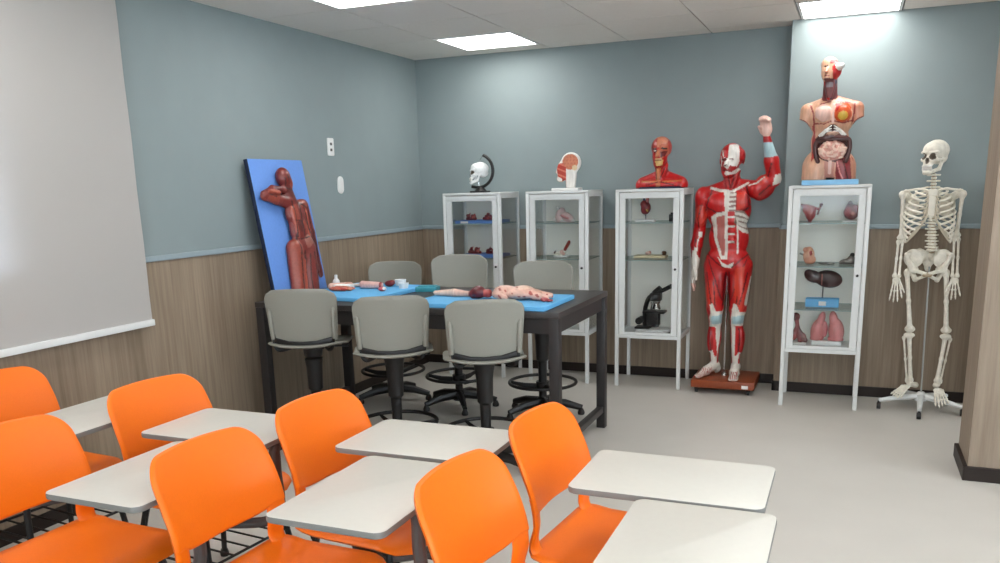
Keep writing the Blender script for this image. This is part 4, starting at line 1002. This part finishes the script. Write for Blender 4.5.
for (x, zz, sd, w, lb) in ((.565, Z1, 1, .036, 'small dark red dissected piece, left one on the upper shelf of the skull cabinet'), (.72, Z1, 2, .045, 'small dark red dissected piece, right one on the upper shelf of the skull cabinet'),
                           (.585, Z2, 3, .048, 'dark red dissected piece, left one on the lower shelf of the skull cabinet'), (.735, Z2, 4, .040, 'dark red dissected piece, right one on the lower shelf of the skull cabinet')):
    small('dissected_organ', lb, (x, -.22, zz+.0225), lump(sd, w, lin((122, 34, 38)), lin((186, 96, 84))), group='dissected pieces in the skull cabinet')
# pink hip/foot model and joint in the half head cabinet
PW = lin((226, 196, 194))
small('pelvis_model', 'pale pink wedge-shaped bone model on the upper shelf of the half-head cabinet', (1.335, -.215, Z1+.0008),
      [El((-.02, 0, .055), (.036, .03, .060), PW, rot('Y', 22)), El((.035, 0, .038), (.052, .032, .034), PW, rot('Y', 30)), Cp((-.06, 0, .018), (.085, 0, .014), .018, .014, WHT), El((-.035, -.02, .11), (.014, .014, .016), WHT), Cp((.0, -.03, .05), (.05, -.03, .03), .008, .008, lin((206, 140, 140)))])
def jst(t):
    MB().box(-.055, .055, -.04, .04, 0, .014, .003).build('base', WHITEPL, t)
small('joint_model', 'knee joint model with red tip on the lower shelf of the half-head cabinet', (1.325, -.215, Z2+.0008),
      [Cp((-.045, 0, .03), (.0, 0, .028), .016, .02, BONEC), El((.005, 0, .035), (.024, .022, .022), PALEPINK), Cp((.015, 0, .04), (.055, 0, .105), .016, .014, BONEC), Cp((.03, -.01, .06), (.062, -.01, .118), .010, .012, lin((170, 60, 50))), El((-.05, 0, .035), (.015, .015, .015), lin((80, 50, 44)))], stand=jst)
# microscope cabinet
def hst(t):
    MB().box(-.07, .07, -.045, .045, 0, .016, .003).build('base', WHITEPL, t)
    f = MB(); f.tube([(0, 0, .016), (0, 0, .06)], .004, 8); f.build('rod', CHROME, t)
small('heart_model', 'dark red heart model on a rod in the microscope cabinet', (1.98, -.215, Z1+.0008),
      [El((0, 0, .095), (.036, .032, .046), lin((134, 30, 36)), rot('Y', 18)), El((-.016, -.008, .125), (.024, .022, .026), lin((160, 52, 50))), Cp((.008, 0, .125), (.012, .0, .165), .013, .011, lin((176, 44, 44))), Cp((-.012, .0, .14), (-.014, 0, .168), .010, .009, lin((70, 70, 110))), Cp((-.02, -.02, .12), (.02, -.03, .075), .004, .004, YEL)], stand=hst)
f = MB(); f.box(-.02, .02, -.02, .02, 0, .05, .005); f.lathe([(0, .05), (.012, .05), (.012, .062), (0, .062)], (0, 0, 0), 12); o = f.build('specimen_jar', BLACKM); o.location = (2.17, -.19, Z1+.0008); tag(o, 'small black capped box on the upper shelf beside the heart', 'box')
f = MB(); f.box(-.12, .12, -.05, .05, 0, .020, .004); f.build('x', PALEBOARD)
o = bpy.data.objects['x']; o.name = 'wooden_board'; o.location = (2.02, -.20, Z2+.0008); tag(o, 'pale wooden board on the lower shelf of the microscope cabinet', 'board')
small('ear_model', 'small pink model on the pale board in the microscope cabinet', (2.0, -.20, Z2+.0215), [El((0, 0, .014), (.024, .018, .014), PALEPINK), El((.012, -.006, .022), (.008, .008, .008), lin((186, 84, 76)))])
f = MB(); f.lathe([(0, 0), (.015, 0), (.018, .022), (.01, .03), (0, .03)], (0, 0, 0), 14); o = f.build('brown_knob', mat('dark amber', (96, 62, 34), .3)); o.location = (2.118, -.20, Z2+.0008); o.location.z += .0205; tag(o, 'small amber vial on the right end of the pale board', 'vial')
o.name = 'amber_vial'
t = thing('microscope', 'black binocular microscope with white base inside the cabinet', 'microscope', (2.045, -.27, CB+.0008))
f = MB(); f.prism(rrect(-.13, .145, -.085, .085, .08), .008, .034, .008); f.build('base', WHITEPL, t); f = MB(); f.prism(rrect(-.125, .14, -.08, .08, .075), 0, .008); f.build('foot_plate', BLACKM, t)
f = MB(); f.prism(rrect(-.115, .0, -.07, .05, .02), .034, .046, .004); f.lathe([(0, .048), (.03, .048), (.028, .062), (0, .062)], (.03, -.01, 0), 20); f.build('illuminator', BLACKM, t)
f = MB(); f.tube(smooth_path([(-.055, .03, .035), (-.058, .03, .10), (-.05, .03, .19), (-.02, .02, .262), (.02, 0, .27)], 5), .017, 10, flat=1.1)
f.box(-.03, .06, -.035, .045, .055, .15, .008); f.build('arm', BLACKM, t)
f = MB(); f.box(-.055, .105, -.06, .06, .150, .166, .003); f.box(-.0, .06, -.045, .045, .095, .150, .006); f.build('stage', BLACKM, t)
f = MB(); f.tube([(-.085, -.05, .09), (-.085, .05, .09)], .026, 16); f.build('focus_knob', BLACKM, t)
f = MB(); f.lathe([(0, .222), (.035, .222), (.038, .236), (0, .236)], (.03, 0, 0), 18)
for k in range(4):
    a = k*PI/2+.6; c, s = math.cos(a), math.sin(a); f.tube([(.03+c*.016, s*.016, .225), (.03+c*.034, s*.034, .176)], [.011, .008], 10)
f.build('objectives', CHROME, t)
f = MB(); f.box(-.01, .075, -.035, .035, .24, .30, .012); f.tube([(.02, 0, .29), (.07, 0, .335)], .026, 12)
for s in (-1, 1): f.tube([(.055, s*.022, .305), (.145, s*.026, .352)], [.014, .016], 12)
f.build('binocular_head', BLACKM, t)
# lungs cabinet
HR = lin((166, 52, 50)); HD = lin((110, 24, 28))
def cst(t): MB().box(-.03, .03, -.025, .025, 0, .008, .002).build('base', CHROME, t)
small('uterus_model', 'red pelvic organ model with spread tubes, left on the top shelf of the lungs cabinet', (3.135, -.45, Z1+.0008),
      [El((0, 0, .06), (.034, .026, .05), HR), Cp((-.01, 0, .09), (-.055, 0, .11), .016, .010, HD), Cp((.01, 0, .09), (.045, 0, .085), .014, .008, HR), Cp((.045, 0, .05), (.062, .0, .105), .007, .007, lin((150, 90, 80))), El((.064, 0, .112), (.012, .012, .011), HD), El((-.028, 0, .085), (.024, .02, .032), lin((186, 84, 76))), El((.0, -.022, .07), (.012, .012, .028), lin((220, 140, 130))), Cp((0, 0, .02), (0, 0, .0), .014, .012, HD)])
small('heart_model', 'round dark red heart model, right on the top shelf of the lungs cabinet', (3.385, -.45, Z1+.0088),
      [El((0, 0, .055), (.048, .036, .052), HD), El((-.02, -.022, .06), (.022, .018, .030), HR), El((.022, -.018, .082), (.020, .016, .018), HR), Cp((-.02, 0, .09), (-.01, 0, .115), .014, .012, HD), El((.01, -.032, .045), (.012, .010, .014), lin((214, 140, 130)))], stand=lambda t: MB().box(-.05, .05, -.035, .035, -.008, .0, .002).build('base', WHITEPL, t))
small('kidney_block', 'peach coloured block-shaped skin section on the middle shelf of the lungs cabinet', (3.14, -.45, Z2-.0092),
      [El((0, 0, .055), (.036, .028, .060), lin((222, 168, 138))), El((.01, -.01, .03), (.036, .026, .032), lin((214, 150, 120))), El((-.02, -.01, .095), (.02, .018, .018), lin((206, 138, 110))), El((.012, -.026, .075), (.008, .006, .016), HR), Cp((-.03, 0, .06), (-.055, 0, .07), .007, .006, lin((140, 140, 130)))])
f = MB()
for dx, r in ((-.018, .020), (.022, .024)): f.tube(arc((dx, 0, .006), r, 0, 340, 20), .005, 8)
f.tube([(-.035, 0, .006), (-.05, .01, .006)], .005, 6); o = f.build('ring_model', METALT); o.location = (3.255, -.45, Z2-.0092); tag(o, 'grey wire rings lying on the middle shelf of the lungs cabinet', 'rings')
small('foot_section', 'grey wedge with black ball on the middle shelf of the lungs cabinet', (3.39, -.45, Z2-.0092), [El((-.01, 0, .018), (.045, .025, .020), GREYC), El((.012, 0, .035), (.024, .02, .024), GREYC), El((.018, 0, .062), (.015, .015, .015), BLK), Cp((-.05, 0, .012), (.04, 0, .012), .012, .012, GREYC)])
def lst(t):
    MB().box(-.105, .105, -.05, .05, 0, .055, .006).build('base', FOAM2, t)
    f = MB(); f.tube([(0, .015, .055), (0, .015, .15)], .0045, 8); f.build('rod', CHROME, t)
    MB().box(-.02, .025, -.0515, -.05, .012, .04).build('name_plate', WHITEPL, t)
small('liver_model', 'large dark brown liver model on a sky blue block', (3.24, -.45, Z3-.0092),
      [El((.03, 0, .185), (.088, .034, .058), lin((66, 28, 28)), rot('Y', 8)), El((-.065, 0, .200), (.058, .028, .040), lin((60, 25, 26)), rot('Y', 20)), El((-.095, 0, .222), (.028, .02, .026), lin((72, 30, 30))), Cp((-.01, -.034, .22), (-.008, -.036, .15), .004, .004, lin((190, 120, 110)))], stand=lst)
PL = lin((226, 136, 134)); PL2 = lin((206, 108, 110))
def lps(t): MB().box(-.085, .10, -.04, .04, 0, .030, .004).build('base', WHITEPL, t)
LP = [El((-.055, 0, .095), (.043, .045, .080), PL, rot('Y', 8)), El((-.036, 0, .165), (.025, .028, .062), PL, rot('Y', 14)), El((.064, 0, .098), (.050, .045, .085), PL, rot('Y', -6)), El((.044, 0, .172), (.028, .028, .060), PL, rot('Y', -10)), El((-.008, .0, .105), (.018, .022, .055), PL2),
      Sub(El((-.006, -.035, .15), (.008, .02, .05), PL2)), Cp((-.03, 0, .045), (-.085, 0, .040), .018, .014, PL2), Cp((.03, 0, .043), (.10, 0, .040), .018, .014, PL2), Sub(El((0, 0, -40), (60, 60, 40.0295), PL2))]
small('lung_pair', 'pair of pink lungs standing at the bottom of the cabinet', (3.275, -.45, CB+.0008), LP, stand=lps)
def lgs(t): MB().box(-.045, .06, -.04, .04, 0, .010, .002).build('base', WHITEPL, t)
LC = lin((150, 76, 76))
small('larynx_model', 'small reddish windpipe model with dark knob, left of the pink lungs', (3.092, -.45, CB+.0008),
      [El((-.012, 0, .185), (.026, .022, .028), lin((116, 40, 40))), Cp((-.008, 0, .165), (.002, 0, .11), .014, .012, lin((170, 90, 86))), Cp((.0, 0, .115), (-.036, 0, .03), .014, .013, LC), Cp((.0, 0, .115), (.022, 0, .025), .012, .018, LC), Cp((.01, 0, .10), (.055, 0, .025), .010, .016, lin((130, 84, 84))), El((-.02, 0, .05), (.02, .016, .03), lin((176, 84, 80))), El((.04, 0, .045), (.02, .016, .03), lin((150, 96, 92)))], stand=lgs)

# ------------------------------------------------------------------ flayed figure mounted on the blue leaning board
BW, BHt = .54, .845
t = thing('muscle_relief', 'brown flayed muscle figure mounted on a tall blue board leaning on the wall', 'anatomical model', (.190, -2.285, .8610))
lean = math.atan2(.13, .83)
t.rotation_euler = (0, 0, 0)
# local frame: u along +y (left to right in view), v up the board, n out of the board towards +x
BM = Matrix(((0, -math.sin(lean), math.cos(lean), 0), (1, 0, 0, 0), (0, math.cos(lean), math.sin(lean), 0), (0, 0, 0, 1)))
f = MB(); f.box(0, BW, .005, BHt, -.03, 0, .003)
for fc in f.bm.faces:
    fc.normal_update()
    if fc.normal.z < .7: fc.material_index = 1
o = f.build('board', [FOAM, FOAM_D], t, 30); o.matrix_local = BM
def relief():
    P = []; A = P.append
    A(El((.258, .728, .055), (.054, .062, .062), ECO)); A(El((.290, .694, .055), (.034, .048, .048), ECO3)); A(El((.320, .702, .055), (.012, .015, .016), ECO)); A(Cp((.268, .67, .05), (.292, .58, .05), .042, .046, ECO2))
    A(Cp((.285, .57, .05), (.155, .598, .05), .046, .036, ECO)); A(Cp((.155, .598, .05), (.045, .618, .05), .036, .030, ECO3)); A(Cp((.045, .622, .055), (.125, .655, .06), .029, .025, ECO)); A(Cp((.125, .655, .06), (.205, .655, .065), .025, .020, ECO2)); A(El((.225, .652, .07), (.028, .020, .02), ECO))
    A(El((.318, .50, .05), (.100, .090, .055), ECO)); A(El((.375, .545, .055), (.056, .045, .045), ECO3)); A(El((.285, .50, .065), (.045, .075, .04), ECO3)); A(El((.310, .40, .05), (.082, .10, .05), ECO)); A(El((.315, .295, .05), (.092, .085, .052), ECO)); A(El((.350, .31, .08), (.05, .055, .035), lin((156, 92, 80)))); A(El((.300, .42, .082), (.028, .07, .02), ECO2)); A(El((.345, .42, .08), (.024, .06, .02), ECO3))
    A(Cp((.41, .55, .05), (.438, .375, .045), .042, .033, ECO)); A(Cp((.438, .375, .045), (.452, .19, .045), .035, .021, ECO2)); A(El((.456, .150, .045), (.023, .040, .02), ECO2))
    for q in range(4): A(Cp((.442+.010*q, .130, .045), (.438+.011*q, .085+.006*abs(q-1), .048), .0085, .007, ECO2))
    A(Cp((.435, .165, .055), (.426, .130, .06), .009, .007, ECO2))
    A(Cp((.235, .28, .045), (.190, .012, .045), .066, .056, ECO3)); A(Cp((.365, .28, .045), (.325, .012, .045), .070, .062, ECO)); A(El((.285, .22, .05), (.05, .05, .04), ECO2)); A(El((.345, .15, .085), (.03, .10, .025), lin((164, 58, 46))))
    for (a, b) in (((.22, .27), (.185, .06)), ((.27, .20), (.235, .03)), ((.38, .24), (.35, .03)), ((.25, .53), (.26, .36)), ((.385, .50), (.38, .36)), ((.16, .63), (.07, .645))): A(Cp((a[0], a[1], .09), (b[0], b[1], .09), .013, .011, lin((170, 76, 56))))
    G = [([(.262, .58), (.265, .45), (.245, .33), (.255, .24)], .005), ([(.325, .57), (.322, .44), (.318, .36)], .006), ([(.370, .54), (.375, .40), (.40, .30)], .005), ([(.24, .27), (.21, .10), (.20, .01)], .005), ([(.29, .26), (.262, .12), (.255, .01)], .007), ([(.33, .24), (.30, .10), (.295, .01)], .004), ([(.37, .25), (.36, .10), (.355, .01)], .005),
         ([(.41, .54), (.43, .38), (.445, .22)], .004), ([(.13, .61), (.07, .625)], .004), ([(.24, .61), (.16, .625)], .004), ([(.24, .66), (.29, .645)], .005), ([(.25, .74), (.265, .69)], .004), ([(.23, .72), (.24, .67)], .004), ([(.345, .56), (.40, .53)], .005), ([(.26, .46), (.31, .45)], .004), ([(.28, .34), (.36, .35)], .004)]
    def pf(V, C):
        W = V[:, [0, 2, 1]].copy(); W[:, 1] = -1.
        return lines_paint(W, C, [(p, w, lin((64, 22, 20))) for p, w in G])
    return P, pf
P, pf = relief(); P.append(Sub(El((.3, .4, -3.0), (9, 9, 3.0006), ECO))); P.append(Sub(El((.3, -3.0, 0), (9, 3.004, 9), ECO2)))
o = sc_obj('figure', P, .006, t, MODEL, .012, pf); o.matrix_local = BM @ Matrix.Diagonal((1, 1, .68, 1))

# ------------------------------------------------------------------ blue trays and what lies on them
ZT = .8605
def tray(label, x, y, rz, hx, hy):
    f = MB(); f.prism(rrect(-hx, hx, -hy, hy, .012), 0, .024, .004)
    o = f.build('foam_tray', FOAM2, None, 40); o.location = (x, y, ZT); o.rotation_euler = (0, 0, rz); tag(o, label, 'tray', 'blue foam trays on the lab bench'); return o
tray('sky blue foam tray under the pale torso at the free end of the bench', 1.555, -2.135, 0, .40, .26)
tray('sky blue foam tray under scattered small pieces beside the blue board', .575, -1.93, math.radians(-4), .285, .34)
ZA = ZT+.0245
PT1 = lin((226, 178, 160)); 
def spot(V, C):
    w = np.sin(V[:, 0]*170+V[:, 1]*90)+np.sin(V[:, 1]*210-V[:, 2]*160)+np.sin(V[:, 2]*190+V[:, 0]*60) > 1.35; C[w] = lin((176, 84, 74)); return C
P = [El((.02, 0, .034), (.13, .075, .034), PT1), El((-.06, -.01, .045), (.06, .06, .032), PT1), El((.05, .0, .055), (.05, .05, .022), lin((232, 194, 172))), Cp((.12, -.03, .025), (.20, -.05, .018), .024, .016, PT1), Cp((.12, .03, .025), (.19, .05, .018), .024, .016, PT1), Cp((-.10, -.05, .03), (-.02, -.10, .018), .02, .016, PT1)]
small('lying_torso', 'pale pink spotted torso model lying on the blue tray', (1.69, -2.13, ZA), P, .005, .014, paint=spot)
small('face_model', 'dark red muscle head lying against the pale torso on the tray', (1.475, -2.15, ZA), [El((0, 0, .036), (.042, .042, .036), lin((96, 22, 30))), El((-.03, -.01, .026), (.022, .028, .024), lin((120, 30, 36))), Cp((.03, 0, .03), (.06, 0, .03), .02, .024, lin((176, 70, 66)))], .004, .01)
small('pale_limb', 'long pale pink limb model lying at the left of the blue tray', (1.30, -2.10, ZA), [Cp((-.12, 0, .018), (.0, .0, .022), .014, .022, lin((228, 196, 178))), Cp((.0, 0, .022), (.09, .01, .016), .022, .015, lin((222, 178, 160))), El((.10, .01, .016), (.022, .016, .014), lin((150, 60, 60)))], .004, .01)
small('red_hand', 'small red hand piece lying at the right of the pale torso', (1.895, -2.20, ZA), [El((-.008, 0, .012), (.024, .018, .012), lin((176, 80, 84)))]+[Cp((.008, -.014+.009*q, .010), (.038-.006*abs(q-1), -.018+.012*q, .008), .0055, .0045, lin((160, 60, 66))) for q in range(4)]+[Cp((-.012, -.014, .010), (.004, -.030, .008), .006, .005, lin((160, 60, 66)))], .003, .004)
# small pieces on the far tray
small('muscle_slab', 'flat reddish muscle slab lying nearest the blue board on the tray', (.46, -1.98, ZA), [El((0, 0, .012), (.085, .05, .012), lin((206, 110, 84)), rot('Z', 20)), Cp((-.06, .03, .012), (.07, -.01, .014), .014, .012, lin((222, 140, 110))), Cp((-.05, -.02, .012), (.05, -.04, .012), .012, .010, lin((180, 70, 56)))], .004, .01)
small('limb_piece', 'pink limb section lying in the middle of the left tray', (.60, -1.86, ZA), [Cp((-.06, 0, .025), (.06, .01, .022), .024, .020, lin((226, 178, 168))), El((.066, .01, .022), (.012, .02, .02), lin((150, 50, 50))), El((-.062, 0, .026), (.01, .022, .022), WHT)], .004, .006)
small('dark_organ', 'small dark red organ lying behind the pink limb section', (.665, -1.74, ZA), [El((0, 0, .02), (.035, .025, .020), DRED), El((.02, .0, .028), (.018, .018, .016), lin((130, 40, 40)))], .004, .008)
small('pink_organ', 'small bright pink organ lying in front of the white dish', (.745, -1.97, ZA), [El((0, 0, .014), (.026, .02, .014), lin((220, 92, 100))), El((.018, -.006, .018), (.012, .012, .010), WHT)], .0035, .006)
def dish(label, x, y, r, h, m):
    f = MB(); f.lathe([(0, 0), (r*.8, 0), (r, h), (r*.93, h), (r*.74, .008), (0, .008)], (0, 0, 0), 24); o = f.build('sample_dish', m); o.location = (x, y, ZA); tag(o, label, 'dish', 'white dishes on the left tray'); return o
small('bone_slab', 'pale pinkish curved slab lying at the foot of the blue board', (.385, -1.86, ZA), [Cp((-.05, -.05, .014), (.03, .05, .014), .022, .018, PALEPINK), Cp((-.01, -.06, .012), (.06, .02, .012), .018, .014, WHT), El((.02, .03, .018), (.03, .03, .014), lin((214, 150, 130)))], .004, .008)
dish('white round dish standing behind the pink organ', .70, -1.66, .038, .038, WHITEPL)
dish('white round dish standing beside the teal box', .80, -1.80, .034, .034, WHITEPL)
small('white_slab', 'flat white rib-like slab beside the left edge stool back', (.50, -1.80, ZA), [Cp((-.07, 0, .010), (.06, .02, .010), .012, .010, WHT), El((0, .01, .012), (.06, .03, .010), lin((226, 212, 204)))], .004, .008)
f = MB(); f.prism(rrect(-.07, .07, -.05, .05, .01), 0, .03, .004); f.box(-.055, .055, -.035, .035, .03, .036, .002); o = f.build('teal_box', TEAL, None, 40); o.location = (.93, -1.72, ZT); o.rotation_euler = (0, 0, .2); tag(o, 'flat teal plastic box at the right of the left tray', 'box')
t = thing('small_bottle', 'small white bottle with dark base standing beside the flayed figure', 'bottle', (.30, -1.80, ZT+.0005))
f = MB(); f.lathe([(0, .0), (.022, 0), (.023, .06), (.012, .075), (0, .075)], (0, 0, 0), 16); f.build('bottle_body', WHITEPL, t)
f = MB(); f.lathe([(0, .075), (.010, .075), (.010, .10), (0, .10)], (0, 0, 0), 12); f.build('cap', WHITEPL, t)

# ------------------------------------------------------------------ daylight outside the window, camera, exposure
w = bpy.data.worlds.new('sky'); sc.world = w; w.use_nodes = True
bg = w.node_tree.nodes['Background']; bg.inputs[0].default_value = (.80, .90, 1., 1); bg.inputs[1].default_value = 9.0
cam = bpy.data.cameras.new('camera'); co = bpy.data.objects.new('camera', cam); COL.objects.link(co); sc.camera = co
cx_, cy_, yaw, pitch, roll, fpx, ppy = 3.3916, -6.4074, .3995, .2214, -.0256, 831.43, 373.24
fw = Vector((-math.sin(yaw)*math.cos(pitch), math.cos(yaw)*math.cos(pitch), -math.sin(pitch)))
r0 = Vector((math.cos(yaw), math.sin(yaw), 0)); u0 = r0.cross(fw)
r = r0*math.cos(roll)+u0*math.sin(roll); u = -r0*math.sin(roll)+u0*math.cos(roll)
co.matrix_world = Matrix(((r.x, u.x, -fw.x, cx_), (r.y, u.y, -fw.y, cy_), (r.z, u.z, -fw.z, 1.5), (0, 0, 0, 1)))
cam.sensor_fit = 'HORIZONTAL'; cam.sensor_width = 36.; cam.lens = fpx*36/1000; cam.shift_y = (ppy-281.5)/1000; cam.clip_start = .05
sc.view_settings.view_transform = 'Standard'; sc.view_settings.look = 'None'; sc.view_settings.gamma = 1.; sc.view_settings.use_curve_mapping = False
sc.view_settings.exposure = 0.
